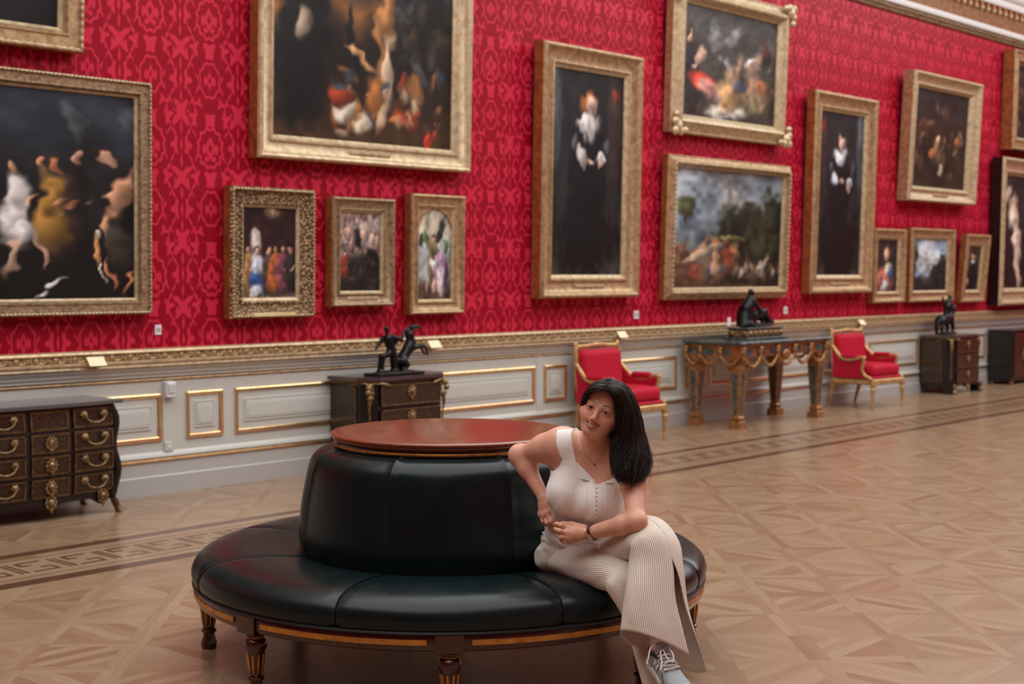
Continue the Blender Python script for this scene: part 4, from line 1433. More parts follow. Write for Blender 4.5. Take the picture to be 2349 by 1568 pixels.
for sx in (-1, 1):
    for y in (-DP + .08, -.08):
        x = sx * (HW - .08)
        def sq(r, z): return [(x - r, y - r, z), (x + r, y - r, z), (x + r, y + r, z), (x - r, y + r, z)]
        prof = [(.075, .735), (.075, .70), (.06, .69), (.06, .672), (.082, .665), (.085, .63), (.07, .61), (.068, .595), (.04, .13), (.052, .115), (.052, .095), (.04, .085), (.065, .07), (.07, .0)]
        vs = []
        for r_, z in prof: vs += sq(r_, z)
        fs = [(4 * k + j, 4 * k + (j + 1) % 4, 4 * k + 4 + (j + 1) % 4, 4 * k + 4 + j) for k in range(len(prof) - 1) for j in range(4)] + [(0, 1, 2, 3), tuple(range(len(vs) - 4, len(vs)))]
        lg = MB().add(vs, fs).build('leg', M['table_gilt'], t)
        for dx, dy in ((-1, 0), (1, 0), (0, -1), (0, 1)):
            pv = []
            for z, r_, hw in ((.575, .0655, .034), (.16, .0425, .016)):
                for s in (-1, 1):
                    for o_ in (.003, -.004):
                        rr = r_ + o_
                        pv.append((x + dx * rr + dy * s * hw, y + dy * rr + dx * s * hw, z))
            MB().add(pv, [(0, 2, 6, 4), (1, 5, 7, 3), (0, 4, 5, 1), (2, 3, 7, 6), (0, 1, 3, 2), (4, 6, 7, 5)]).build('leg_inlay', M['green_marble'], lg)
        ob = MB()
        for a in range(4): ob.ball((x + .085 * math.cos(a * PI / 2 + PI / 4), y + .085 * math.sin(a * PI / 2 + PI / 4), .64), (.022, .022, .034), 8, 6)
        ob.build('leg_capital', M['table_gilt'], lg)

# plinth and reclining bronze on the console
t = thing('gilt_plinth', 'low gilt and marble plinth under the reclining bronze', 'plinth', (13.12, -.46, .9))
MB().box(-.4, .4, -.16, .16, 0, .022, .005).build('base_slab', M['green_marble'], t)
MB().box(-.34, .34, -.125, .125, .022, .11, .01).build('body', M['gilt_dark'], t)
MB().box(-.36, .36, -.14, .14, .11, .128, .006).build('upper_slab', M['green_marble'], t)
for k in range(7):
    MB().ball((-.3 + k * .1, -.13, .065), (.036, .02, .032), 8, 6).build('rosette', M['ormolu'], t)
for y in (-.08, .08):
    MB().ball((-.35, y, .065), (.02, .036, .032), 8, 6).build('rosette', M['ormolu'], t)
t = thing('bronze_sculpture', 'dark bronze of reclining draped figure on gilt plinth, on the marble-topped table', 'sculpture', (13.12, -.46, 1.028))
f = Field.box((-.36, -.16, -.01), (.36, .16, .42), .008)
f.ell((0, 0, .02), (.32, .11, .025), .02)
f.cap((-.2, 0, .05), (-.17, 0, .22), .085, .06, .05).cap((-.17, 0, .2), (-.12, -.01, .3), .07, .05, .03).ell((-.115, -.015, .365), (.036, .036, .044), .015)
f.cap((-.12, -.05, .28), (-.05, -.09, .18), .026, .022, .015).cap((-.05, -.09, .18), (.03, -.06, .15), .02, .017, .012)
f.cap((-.12, .05, .28), (-.2, .08, .16), .026, .022, .015)
f.cap((-.1, -.03, .12), (.08, -.05, .16), .06, .042, .03).cap((.08, -.05, .16), (.2, -.04, .06), .04, .028, .02).cap((.2, -.04, .06), (.28, -.04, .05), .024, .018, .02)
f.cap((-.1, .03, .12), (.05, .04, .12), .06, .045, .03).cap((.05, .04, .12), (.25, .05, .06), .04, .026, .02).cap((-.2, .03, .1), (0, .06, .06), .07, .05, .04)
f.F[np.broadcast_to((f.ax[2] < 0)[None, None, :], f.F.shape)] = .02
b_ = link('figure', f.mesh('figure', 1), M['bronze'], t)
t = thing('table_sign', 'tiny white sign on thin stem on the marble-topped table', 'sign', (12.55, -.5, .9))
MB().lathe([(.02, 0), (.02, .004), (.003, .006), (.003, .16), (0, .16)], 10).build('stem', M['ebony'], t)
MB().box(-.03, .03, -.004, .004, .15, .24, .003).build('panel', M['plastic'], t)


# bronze of a rearing horse with a man
def horse_bronze(loc, rz, label, man=True, s=1.0):
    t = thing('bronze_sculpture', label, 'sculpture', loc, rz, 'bronze horse groups')
    MB().box(-.28 * s, .27 * s, -.1 * s, .1 * s, 0, .025 * s, .004).build('base_plate', M['bronze'], t)
    f = Field.box((-.3, -.14, -.01), (.46, .14, .5), .006)
    f.ell((0, 0, .024), (.25, .085, .022), .02)
    # rearing horse facing +x: haunch, barrel, chest, arched neck, head
    f.cap((.07, 0, .12), (.17, 0, .235), .05, .047, .04).cap((.17, 0, .235), (.2, 0, .285), .044, .04, .03)
    f.chain([(.195, 0, .27), (.18, 0, .345), (.2, 0, .405)], [.042, .032, .023], .025)
    f.chain([(.2, 0, .412), (.255, 0, .42), (.31, 0, .408)], [.025, .019, .013], .012)
    for y in (-.014, .014): f.cap((.195, y, .42), (.19, y * 1.3, .445), .008, .004, .006)
    f.chain([(.185, 0, .43), (.15, 0, .38), (.145, 0, .31)], [.008, .013, .01], .015)
    for y in (-.03, .03):
        f.chain([(.075, y, .12), (.12, y, .085), (.085, y, .05), (.12, y, .022)], [.038, .024, .015, .014], .018)
        f.chain([(.2, y, .235), (.285, y, .25), (.345, y * 1.1, .235), (.385 + y * .4, y, .165)], [.03, .017, .012, .01], .012)
    f.chain([(.03, 0, .13), (-.01, 0, .1), (.0, 0, .03)], [.015, .02, .016], .02)
    if man:
        f.chain([(-.16, .01, .02), (-.155, .01, .1), (-.15, 0, .165)], [.036, .026, .034], .02)          # stump
        f.chain([(-.15, -.01, .17), (-.1, -.015, .185), (-.045, -.01, .215)], [.02, .024, .032], .015)    # bent leg on it
        f.chain([(.0, .0, .03), (-.01, .0, .12), (-.03, .0, .21)], [.034, .032, .034], .02)               # standing leg and drapery
        f.chain([(-.035, 0, .215), (-.06, 0, .27), (-.072, 0, .32)], [.036, .036, .044], .025)
        f.cap((-.08, 0, .35), (-.095, 0, .385), .02, .016, .012).ell((-.102, 0, .41), (.023, .021, .027), .008)
        f.chain([(-.05, -.04, .335), (.03, -.05, .31), (.07, -.03, .34), (.1, -.02, .4)], [.022, .018, .015, .011], .01)
        f.chain([(-.1, .04, .33), (-.14, .05, .28), (-.185, .04, .235)], [.021, .016, .012], .01)
        f.ell((.005, .01, .31), (.042, .035, .048), .02)
    f.F[np.broadcast_to((f.ax[2] < .012)[None, None, :], f.F.shape)] = .02
    me = f.mesh('figure', 1)
    o = link('figure', me, M['bronze'], t)
    o.scale = (s, s, s)
    return t


horse_bronze((7.87, -.4, .78), 0, 'dark bronze of rearing horse and standing man on inlaid cabinet', True, .92)

t = thing('bronze_sculpture', 'small dark bronze of horse with struggling figure on far right cabinet', 'sculpture', (18.06, -.3, .78), R(0), 'bronze horse groups')
f = Field.box((-.34, -.14, -.01), (.38, .14, .56), .009)
f.ell((0, 0, .02), (.28, .09, .022), .02)
f.cap((-.16, 0, .2), (.06, 0, .22), .07, .065, .05).chain([(.06, 0, .22), (.14, 0, .32), (.12, 0, .4)], [.06, .05, .03], .03).chain([(.12, 0, .41), (.17, 0, .4), (.21, 0, .37)], [.03, .022, .016], .015)
for y in (-.04, .04):
    f.chain([(-.18, y, .19), (-.22, y, .1), (-.2, y, .02)], [.04, .022, .018], .02).chain([(.06, y, .2), (.12, y, .1), (.1, y, .02)], [.04, .022, .018], .02)
f.chain([(.0, 0, .27), (.02, 0, .38), (.06, 0, .46)], [.04, .045, .03], .02).ell((.1, 0, .5), (.03, .03, .035), .01)
f.chain([(.03, -.04, .38), (.12, -.05, .34), (.2, -.03, .4)], [.02, .018, .014], .01).chain([(.02, .04, .4), (-.02, .05, .5)], [.02, .014], .01)
f.chain([(-.22, 0, .2), (-.27, 0, .14), (-.26, 0, .04)], [.02, .02, .012], .015)
f.F[np.broadcast_to((f.ax[2] < .0)[None, None, :], f.F.shape)] = .02
link('figure', f.mesh('figure', 1), M['bronze'], t)

# ------------------------------------------------------------------ round bench
OC_R, OC_D = -.263, 6.06
def cam_to_world(r, d, z=0.0):
    return (r * math.sin(YAW) + d * math.cos(YAW), -CAM_D - r * math.cos(YAW) + d * math.sin(YAW), z)
ot = thing('round_bench', 'round dark green leather bench with padded back and mahogany top', 'bench', cam_to_world(OC_R, OC_D), YAW - PI / 2)
SEG = 2 * PI / 8
LEG0 = R(182.2)
SEAM0 = LEG0 + SEG / 2


def pillow(prof, a0, a1, dent_r, n=26):
    """one upholstered section between two seams: the profile sinks towards the seams"""
    vs, fs = [], []
    m_ = len(prof)
    for i in range(n + 1):
        u = i / n
        e = min(u, 1 - u) * (a1 - a0)
        k = 1 - math.exp(-e / .012)
        a = a0 + (a1 - a0) * u
        for (r, z, nr, nz_) in prof:
            g = (1 - k) * dent_r
            rr, zz = r - nr * g, z - nz_ * g
            vs.append((rr * math.cos(a), rr * math.sin(a), zz))
    for i in range(n):
        for k in range(m_ - 1):
            fs.append((i * m_ + k, (i + 1) * m_ + k, (i + 1) * m_ + k + 1, i * m_ + k + 1))
    fs.append([k for k in range(m_)]); fs.append([n * m_ + k for k in range(m_)][::-1])
    return MB().add(vs, fs)


def with_normals(pts, n):
    P = spline(pts, n)
    T_ = np.gradient(P, axis=0); T_ /= np.linalg.norm(T_, axis=1)[:, None]
    return [(p[0], p[1], -t_[1], t_[0]) if False else (p[0], p[1], t_[1] * s_, -t_[0] * s_) for p, t_, s_ in ((p, t_, -1) for p, t_ in zip(P, T_))]


seat_prof = with_normals([(.58, .425), (.70, .448), (.85, .46), (.96, .456), (1.03, .442), (1.07, .415), (1.088, .38), (1.085, .345), (1.072, .322)], 30)
back_prof = with_normals([(.625, .41), (.642, .47), (.645, .53), (.633, .64), (.615, .74), (.6, .805), (.582, .838), (.552, .86), (.515, .87), (.47, .874)], 30)
for k in range(8):
    a0 = SEAM0 + k * SEG
    o = pillow(seat_prof, a0, a0 + SEG, .008).build('seat_section', M['leather'], ot, 60)
    o = pillow(back_prof, a0, a0 + SEG, .007).build('back_section', M['leather'], ot, 60)
    for pr, nm in ((seat_prof, 'seat_seam'), (back_prof, 'back_seam')):
        MB().tube([((p[0] - .003 * p[2]) * math.cos(a0), (p[0] - .003 * p[2]) * math.sin(a0), p[1] - .003 * p[3]) for p in pr], .0028, 6).build(nm, M['seam'], ot)
    al = LEG0 + k * SEG
    # gilt inlay strip between the leg blocks
    MB().lathe([(1.07, .283), (1.0805, .284), (1.0805, .303), (1.07, .304)], 30, (0, 0, 0), al + .075, al + SEG - .075).build('gilt_strip', M['gold_line'], ot)
MB().lathe([(1.0, .258), (1.06, .258), (1.072, .264), (1.076, .275), (1.076, .312), (1.07, .322), (1.0, .322)], 120).build('seat_rail', M['dark_wood'], ot)
MB().lathe([(1.078 + .009 * math.cos(t_), .327 + .007 * math.sin(t_)) for t_ in np.linspace(0, 2 * PI, 9)], 120).build('welt_cord', M['seam'], ot)
MB().lathe([(.3, .30), (.62, .30), (.62, .44), (.3, .44)], 60).build('core', M['dark_wood'], ot)
MB().lathe([(.0, .868), (.47, .868), (.486, .87), (.491, .876), (.491, .896), (.485, .9), (.0, .9)], 110).build('top_neck', M['dark_wood'], ot)
MB().lathe([(.48, .879), (.4945, .8795), (.4965, .8825), (.4965, .8865), (.4945, .8895), (.48, .89)], 110).build('gilt_ring', M['gold_line'], ot)
MB().lathe([(.0, .896), (.47, .896), (.488, .898), (.497, .903), (.5, .909), (.5, .913), (.508, .916), (.511, .921), (.5095, .927), (.504, .931), (.494, .9325), (.48, .934), (.0, .934)], 120).build('table_top', M['mahogany'], ot)
MB().lathe([(.0, .262), (1.0, .262), (1.0, .27), (.0, .27)], 60).build('under_seat_blocker', M['ebony'], ot)  # dark disc added to block light and keep the underside dark
legp = [(.028, 0), (.033, .012), (.034, .028), (.026, .05), (.024, .066), (.032, .074), (.032, .082), (.024, .086), (.026, .09)]
for k in range(8):
    a = LEG0 + k * SEG
    c = (1.035 * math.cos(a), 1.035 * math.sin(a), 0)
    L = MB()
    L.lathe(legp + [(.026, .092), (.034, .175), (.036, .185), (.043, .198), (.044, .212), (.038, .226), (.030, .232), (.030, .238), (.04, .243), (.04, .25), (.032, .254), (.03, .262)], 24, c,
            flute=lambda t_, z: 1 - (.10 * (.5 + .5 * math.cos(9 * t_)) if .09 < z < .18 else 0))
    lg = L.build('leg', M['dark_wood'], ot)
    bl = MB().lathe([(1.0, .252), (1.079, .252), (1.0835, .256), (1.0835, .32), (1.0, .32)], 6, (0, 0, 0), a - .048, a + .048)
    vs0 = len(bl.v)
    bl.build('leg_block', M['dark_wood'], lg)
    for q in range(9):
        b = q * 2 * PI / 9 + PI / 9
        fl = MB().tube([(c[0] + .0235 * math.cos(b), c[1] + .0235 * math.sin(b), .097), (c[0] + .0285 * math.cos(b), c[1] + .0285 * math.sin(b), .13), (c[0] + .033 * math.cos(b), c[1] + .033 * math.sin(b), .172)], [.003, .0045, .0045], 6)
        fl.build('gilt_flute', M['gold_line'], lg)
    MB().lathe([(.029, .2325), (.0325, .2335), (.0325, .2365), (.029, .2375)], 20, c).lathe([(.03, .254), (.0345, .255), (.0345, .259), (.03, .26)], 20, c).build('gilt_collar', M['gold_line'], lg)

# ------------------------------------------------------------------ the seated woman
PR, PD = .25, 5.45
person = thing('person', 'woman in white sleeveless blouse and striped wide trousers seated on the round bench', 'person', cam_to_world(PR, PD), YAW - PI / 2)


def P(px, py, d):
    r = cam_ray(px, py)
    t_ = d / r[1]
    return np.array([r[0] * t_ - PR, d - PD, CAM_H + r[2] * t_])


def unit(v):
    v = np.asarray(v, float)
    return v / np.linalg.norm(v)


hipR, hipL = P(1290, 1266, 5.47), P(1360, 1262, 5.44)
kneeL, ankL = P(1508, 1238, 5.08), P(1512, 1482, 4.93)
kneeR, ankR = P(1440, 1322, 5.13), P(1506, 1600, 5.04)
shR, elR, wrR = P(1290, 1016, 5.33), P(1193, 1043, 5.46), P(1246, 1138, 5.38)
shL, elL, wrL = P(1446, 1056, 5.26), P(1461, 1196, 5.06), P(1354, 1221, 5.19)
neckB = P(1372, 1022, 5.30)
headC = P(1382, 936, 5.225)
waist = P(1322, 1200, 5.42)
chest = P(1356, 1095, 5.345)

# head frame
def rotm(axis, a):
    return np.array(Matrix.Rotation(a, 3, Vector(axis)))
Rh = rotm((0, 1, 0), R(20)) @ rotm((0, 0, 1), R(-15)) @ rotm((1, 0, 0), R(4))
HX, HY, HZ = Rh @ np.array([1., 0, 0]), Rh @ np.array([0, -1., 0]), Rh @ np.array([0, 0, 1.])
HA = np.array([HX, HY, HZ])
HS = .97
def H_(x, y, z): return headC + HS * (HX * x + HY * y + HZ * z)

# chest frame
ux = unit(shL - shR)
uz = neckB - waist
uz = unit(uz - ux * (uz @ ux))
uy = np.cross(uz, ux)            # points to her back
CA = np.array([ux, uy, uz])
def C_(x, y, z, o=None): return (chest if o is None else o) + ux * x + uy * y + uz * z


def dense(lo, hi, segs):
    """axis with finer spacing inside given spans: segs = [(a, b, h)] in order"""
    out = []
    for a, b, h in segs: out.append(np.arange(a, b, h))
    return np.concatenate(out)


hx0, hx1 = headC[0] - .125, headC[0] + .12
hy0, hy1 = headC[1] - .135, headC[1] + .13
XS = dense(0, 0, [(elR[0] - .07, hx0, .0033), (hx0, hx1, .0017), (hx1, kneeL[0] + .08, .0036)])
YS = dense(0, 0, [(ankL[1] - .06, hy0, .0042), (hy0, hy1, .0020), (hy1, .2, .0038)])
ZS = dense(0, 0, [(.02, .585, .008), (.585, .975, .0033), (.975, 1.225, .0017)])
B = Field(XS, YS, ZS)


def torso(f, g=0.0, blouse=False):
    f.ell(P(1325, 1262, 5.47), (.118 + g, .088 + g, .08 + g), .05)
    f.ell(waist, (.118 + g, .092 + g, .11 + g), .06, CA)
    f.ell(C_(0, .005, -.01), (.128 + g, .092 + g, .15 + g), .06, CA)
    f.ell(C_(0, .012, .06), (.135 + g, .07 + g, .085 + g), .05, CA)
    f.cap(shR, neckB + uz * -.005, .04 + g, .05 + g, .05)
    f.cap(shL, neckB + uz * -.005, .04 + g, .05 + g, .05)
    f.cap(shR + uz * -.02, C_(-.09, .01, -.03), .045 + g, .05 + g, .05)
    f.cap(shL + uz * -.02, C_(.09, .01, -.03), .045 + g, .05 + g, .05)
    for s in (-1, 1):
        f.ell(C_(s * .067, -.078, -.05), (.066 + g, .062 + g, .068 + g), .035 if not blouse else .05, CA)
        f.cap(C_(s * .075, -.05, .05), C_(s * .07, -.085, -.03), .035 + g, .045 + g, .05)


torso(B)
# neck
B.cap(neckB + uz * -.01, H_(0, -.022, -.075), .05, .045, .035)
B.cap(H_(-.045, -.01, -.05), neckB + ux * -.02 - uy * .045 + uz * .0, .014, .012, .02)
B.cap(neckB + ux * .02 - uy * .052 + uz * -.012, shL - uy * .02 + uz * .03, .011, .011, .02)
B.cap(neckB + ux * -.02 - uy * .052 + uz * -.012, shR - uy * .02 + uz * .03, .011, .011, .02)
# arms
def limb(a, b, ra, rm, rb, k=.03, bulge=.4):
    mid = a + (b - a) * bulge
    B.cap(a, mid, ra, rm, k).cap(mid, b, rm, rb, k)
limb(shR, elR, .047, .044, .034, .05)
limb(elR, wrR, .034, .034, .023, .03, .3)
B.ell(elR + np.array([-.006, .0, -.002]), (.029, .029, .029), .035)
B.ell(shR + np.array([0, -.005, -.008]), (.052, .05, .05), .05)
limb(shL, elL, .048, .043, .033)
limb(elL, wrL, .033, .035, .024, .02, .3)
B.ell(elL + np.array([.002, -.002, .0]), (.026, .026, .026), .02)
# legs (inside the trousers)
for hp_, kn, an in ((hipL, kneeL, ankL), (hipR, kneeR, ankR)):
    B.cap(hp_, kn, .056, .036, .03).cap(kn, kn + (an - kn) * .35, .034, .034, .03).cap(kn + (an - kn) * .35, an, .034, .03, .03)


def hand(w, mcps, fingers, thumb, palm_r=.0125):
    c = np.mean([m_ for m_ in mcps], 0)
    for m_ in mcps:
        B.cap(w + (m_ - w) * .12, m_, .0155, .0108, .012)
    for i in range(3): B.cap(mcps[i], mcps[i + 1], .0105, .0105, .008)
    B.cap(w + (mcps[0] - w) * .5, w + (mcps[3] - w) * .5, .0125, .0125, .012)
    for m_, fg in zip(mcps, fingers):
        rr = [.0092, .0086, .0078, .0066] if len(fg) == 3 else [.0092, .0084, .0068]
        B.chain([m_] + list(fg), rr, .004)
    B.chain(list(thumb), [.0145, .0115, .0095, .0074][:len(thumb)], .008)


hand(wrR, [P(1264, 1171, 5.345), P(1255, 1177, 5.350), P(1247, 1180, 5.362), P(1240, 1178, 5.377)],
     [[P(1272, 1188, 5.33), P(1276, 1197, 5.327), P(1279, 1206, 5.33)], [P(1264, 1196, 5.328), P(1269, 1203, 5.335), P(1274, 1206, 5.352)],
      [P(1255, 1199, 5.338), P(1261, 1206, 5.35), P(1267, 1205, 5.368)], [P(1246, 1195, 5.358), P(1252, 1203, 5.37), P(1259, 1203, 5.385)]],
     [P(1256, 1152, 5.372), P(1270, 1160, 5.352), P(1281, 1172, 5.34), P(1289, 1181, 5.338)])
hand(wrL, [P(1304, 1210, 5.212), P(1300, 1221, 5.202), P(1302, 1232, 5.202), P(1308, 1241, 5.21)],
     [[P(1287, 1204, 5.205), P(1278, 1201, 5.22), P(1272, 1202, 5.24)], [P(1283, 1217, 5.195), P(1276, 1214, 5.215), P(1273, 1211, 5.24)],
      [P(1286, 1231, 5.197), P(1280, 1226, 5.217), P(1280, 1221, 5.24)], [P(1294, 1241, 5.205), P(1289, 1237, 5.222), P(1290, 1231, 5.24)]],
     [P(1340, 1211, 5.21), P(1312, 1203, 5.24), P(1292, 1201, 5.255), P(1279, 1203, 5.262)])

# ---- head
def E_(x, y, z, rx, ry, rz, k=.02, cut=False):
    B.ell(H_(x, y, z), np.array([rx, ry, rz]) * HS, k, HA, cut)
def K_(a, b, ra, rb, k=.012, cut=False):
    B.cap(H_(*a), H_(*b), ra * HS, rb * HS, k, cut)
E_(0, -.018, .032, .074, .092, .072, .02)          # cranium
E_(0, .034, .035, .062, .052, .06, .03)            # forehead
E_(0, .028, -.03, .055, .056, .075, .03)           # mid face
E_(0, .038, -.062, .040, .042, .039, .03)           # lower face
E_(0, .063, -.091, .020, .016, .013, .022)         # chin
for s in (-1, 1):
    K_((s * .052, -.008, -.05), (s * .016, .054, -.088), .016, .012, .03)   # jaw line
    E_(s * .038, .053, -.036, .022, .024, .021, .025)    # cheek apple
    E_(s * .056, .03, -.018, .016, .026, .016, .025)     # cheekbone
    K_((s * .04, .074, .019), (s * .014, .084, .015), .0075, .0075, .014)  # brow ridge
    E_(s * .0305, .096, .0005, .0165, .018, .0095, .008, True)  # eye socket
    E_(s * .0305, .0745, .0, .0145, .0138, .0138, .004)   # lids over the eyeball
    E_(s * .0305, .0905, -.0004, .0122, .012, .0051, .002, True)  # opening between the lids
    K_((s * .0175, .0845, .003), (s * .031, .0868, .0080), .0022, .0026, .004)   # upper lid fold
    K_((s * .031, .0868, .0080), (s * .0445, .0815, .003), .0026, .0022, .004)
    E_(s * .0735, -.004, -.012, .009, .018, .03, .008)   # ear
    E_(s * .0745, -.002, -.038, .007, .010, .011, .006)
K_((0, .083, .012), (0, .102, -.026), .0068, .0088, .010)    # nose bridge
E_(0, .1045, -.034, .0098, .0100, .0092, .008)               # tip
for s in (-1, 1):
    E_(s * .0112, .0940, -.0385, .0072, .0088, .0066, .005)  # wings
    E_(s * .0068, .1005, -.0462, .0028, .0035, .0020, .003, True)   # nostrils
K_((0, .0915, -.045), (0, .0895, -.052), .0035, .004, .006)   # philtrum
# smiling mouth: lips as arcs with an opening that shows the teeth
def mouth(u, base, lift, fwd=.0):
    """point on the mouth line, u in -1..1"""
    x = .0325 * u
    return (x, .0885 - .0225 * (u * u) + fwd, base + lift * u * u)
for i in range(8):
    u0, u1 = -1 + i * .25, -1 + (i + 1) * .25
    r0, r1 = [.0022 + .0026 * (1 - u * u) for u in (u0, u1)]
    K_(mouth(u0, -.0565, .0115, .001), mouth(u1, -.0565, .0115, .001), r0, r1, .003)
    r0, r1 = [.0024 + .0042 * (1 - u * u) for u in (u0, u1)]
    K_(mouth(u0, -.0702, .0245, .0005), mouth(u1, -.0702, .0245, .0005), r0, r1, .004)
for i in range(8):
    u0, u1 = -.9 + i * .225, -.9 + (i + 1) * .225
    r0, r1 = [.0010 + .0038 * (1 - u * u) for u in (u0, u1)]
    K_(mouth(u0, -.0630, .0170, .004), mouth(u1, -.0630, .0170, .004), r0, r1, .0015, True)
    K_(mouth(u0, -.0630, .0170, -.002), mouth(u1, -.0630, .0170, -.002), r0, r1, .0015, True)
for s in (-1, 1):
    pass
skin_me = B.mesh('body', 1)
n = len(skin_me.vertices)
co = np.empty(n * 3, np.float32); skin_me.vertices.foreach_get('co', co); co = co.reshape(-1, 3)
# natural colouring of the skin: lips, brows, cheeks, lash lines
h = ((co - headC) @ HA.T) / HS
hx, hy, hz = h[:, 0], h[:, 1], h[:, 2]
face = (hy > .03) & (np.abs(hx) < .08) & (np.abs(hz) < .13)
colr = np.tile(np.array(lin((218, 164, 138))), (n, 1))
def blend(mask, col, a=1.0):
    global colr
    w = np.clip(mask, 0, 1)[:, None] * a
    colr = colr * (1 - w) + np.array(lin(col))[None] * w
def gauss(x, y, z, s): return np.exp(-((np.abs(hx) - x) ** 2 + (hy - y) ** 2 + (hz - z) ** 2) / s ** 2)
blend(gauss(.042, .06, -.034, .026) * face, (206, 116, 96), .55)
blend(gauss(0, .106, -.036, .013) * face, (206, 122, 102), .5)
mu = hx / .0325
up_c, lo_c = -.0565 + .0115 * mu ** 2, -.0702 + .0245 * mu ** 2
def soft(d, w, s=.0008): return np.clip((w - d) / s * .5 + .5, 0, 1)
lip = np.maximum(soft(np.abs(hz - up_c), .0012 + .0030 * (1 - mu ** 2)), soft(np.abs(hz - lo_c), .0014 + .0052 * (1 - mu ** 2)))
ins = (hz < up_c) & (hz > lo_c)
blend(lip * soft(np.abs(mu), .97, .06) * (hy > .055), (162, 74, 70), .75)
blend((ins & (np.abs(mu) < .98) & (hy > .05) & (hy < .0845 - .0225 * mu ** 2)).astype(float), (70, 24, 24), .9)
ax_ = np.abs(hx)
bz = .0215 + .004 * np.sin(np.clip((ax_ - .012) / .036, 0, 1) * PI * .75) - .004 * np.clip((ax_ - .036) / .014, 0, 1)
blend(soft(np.abs(hz - bz), .0021 * np.clip((.056 - ax_) / .02, .35, 1), .0016) * soft(np.abs(ax_ - .032), .020, .004) * (hy > .05), (56, 36, 30), .9)
ex = (ax_ - .0305) / .0145
blend(soft(np.abs(hz - (.0050 * (1 - ex ** 2) + .0003)), .0013, .001) * soft(np.abs(ex), 1.05, .15) * (hy > .06), (36, 22, 20), .9)
blend(soft(np.abs(hz + (.0052 * (1 - ex ** 2))), .0008, .001) * soft(np.abs(ex), 1.0, .2) * (hy > .06), (90, 58, 50), .6)
blend(np.exp(-((np.abs(hx) - .0305) / .018) ** 2 - ((hz + .001) / .011) ** 2) * (hy > .05), (172, 112, 96), .35)
at = skin_me.color_attributes.new('Col', 'FLOAT_COLOR', 'POINT')
rgba = np.ones((n, 4), np.float32); rgba[:, :3] = colr
at.data.foreach_set('color', rgba.ravel())
m = Mat('skin', rgb(205, 150, 128), .45, spec=.4)
a_ = m.node('ShaderNodeAttribute', attribute_name='Col')
m.color(m.mix(m.noise(40, 3).step(.3, .7) * .12, a_.outputs['Color'], rgb(180, 112, 92)))
m.b.inputs['Subsurface Weight'].default_value = .10
m.b.inputs['Subsurface Radius'].default_value = (.006, .0025, .0015)
m.b.inputs['Subsurface Scale'].default_value = 1.0
m.bump(m.noise(260, 2), .06, .001)
body = link('body', skin_me, m.m, person)

# eyes and teeth
M['sclera'] = Mat('eye_white', rgb(206, 196, 190), .15).m
M['iris'] = Mat('iris', rgb(58, 42, 32), .15).m
M['pupil'] = Mat('pupil', rgb(8, 6, 6), .05).m
M['teeth'] = Mat('teeth', rgb(246, 238, 226), .2).m
camdir = unit(np.array([-PR, -PD, CAM_H]) - headC)
for s in (-1, 1):
    c = H_(s * .0305, .0738, 0)
    e_ = MB().ball(c, .0128 * HS, 24, 16).build('eyeball', M['sclera'], body)
    d = unit(camdir)
    a1 = unit(np.cross(d, (0, 0, 1))); a2 = np.cross(d, a1)
    for nm, r_, off, mk in (('iris', .0062, .0118, 'iris'), ('pupil', .0028, .0124, 'pupil')):
        q = MB(); vs = [c + d * (off + .0008)]
        for k in range(20): vs.append(c + d * off + (a1 * math.cos(k * PI / 10) + a2 * math.sin(k * PI / 10)) * r_)
        q.add(vs, [(0, 1 + k, 1 + (k + 1) % 20) for k in range(20)]).build(nm, M[mk], e_)
tm = MB()
for i in range(10):
    u = -.82 + i * 1.64 / 9
    x, y, z = mouth(u, -.0625, .0150, -.0028)
    wd = .0029 if abs(u) > .25 else .0037
    vs = []
    tx = unit(HX * 1.0 + HY * (-.0225 * 2 * u / .0325 * .8))
    for dz in (-.0040, .0044):
        for dx in (-wd, wd):
            for dy in (-.002, .0012):
                vs.append(H_(x, y, z + dz) + tx * dx + HY * dy)
    tm.add(vs, [(0, 1, 3, 2), (4, 6, 7, 5), (0, 4, 5, 1), (2, 3, 7, 6), (0, 2, 6, 4), (1, 5, 7, 3)])
tm.build('teeth', M['teeth'], body, 60)

# ---- hair
m = Mat('dark_brown_hair', rgb(34, 24, 20), .42, spec=.3)
m.color(m.mix(S(m.nt, m.node('ShaderNodeNewGeometry').outputs['Random Per Island']), rgb(18, 12, 11), rgb(44, 29, 22)))
M['hair'] = m.m
M['hair_base'] = Mat('hair_base', rgb(26, 18, 15), .75, spec=.2).m
GR = [  # viewer's right of the parting, front to back, falling over her left shoulder
    [(1397, 895, 5.118), (1413, 903, 5.105), (1424, 932, 5.13), (1427, 970, 5.155), (1416, 1008, 5.165), (1404, 1045, 5.145), (1412, 1085, 5.115), (1424, 1106, 5.105)],
    [(1394, 887, 5.135), (1424, 897, 5.13), (1440, 935, 5.155), (1446, 985, 5.165), (1436, 1035, 5.145), (1432, 1080, 5.11), (1440, 1110, 5.10)],
    [(1394, 880, 5.165), (1432, 893, 5.17), (1453, 938, 5.2), (1462, 995, 5.19), (1466, 1045, 5.15), (1456, 1085, 5.12), (1452, 1112, 5.11)],
    [(1397, 875, 5.2), (1437, 893, 5.22), (1459, 942, 5.25), (1470, 1003, 5.23), (1483, 1050, 5.19), (1474, 1088, 5.15), (1466, 1110, 5.13)],
    [(1400, 874, 5.245), (1438, 897, 5.275), (1459, 950, 5.295), (1470, 1010, 5.27), (1487, 1058, 5.22), (1487, 1082, 5.19)],
    [(1396, 877, 5.28), (1430, 905, 5.325), (1450, 960, 5.335), (1454, 1020, 5.31), (1462, 1060, 5.27), (1458, 1095, 5.21)]]
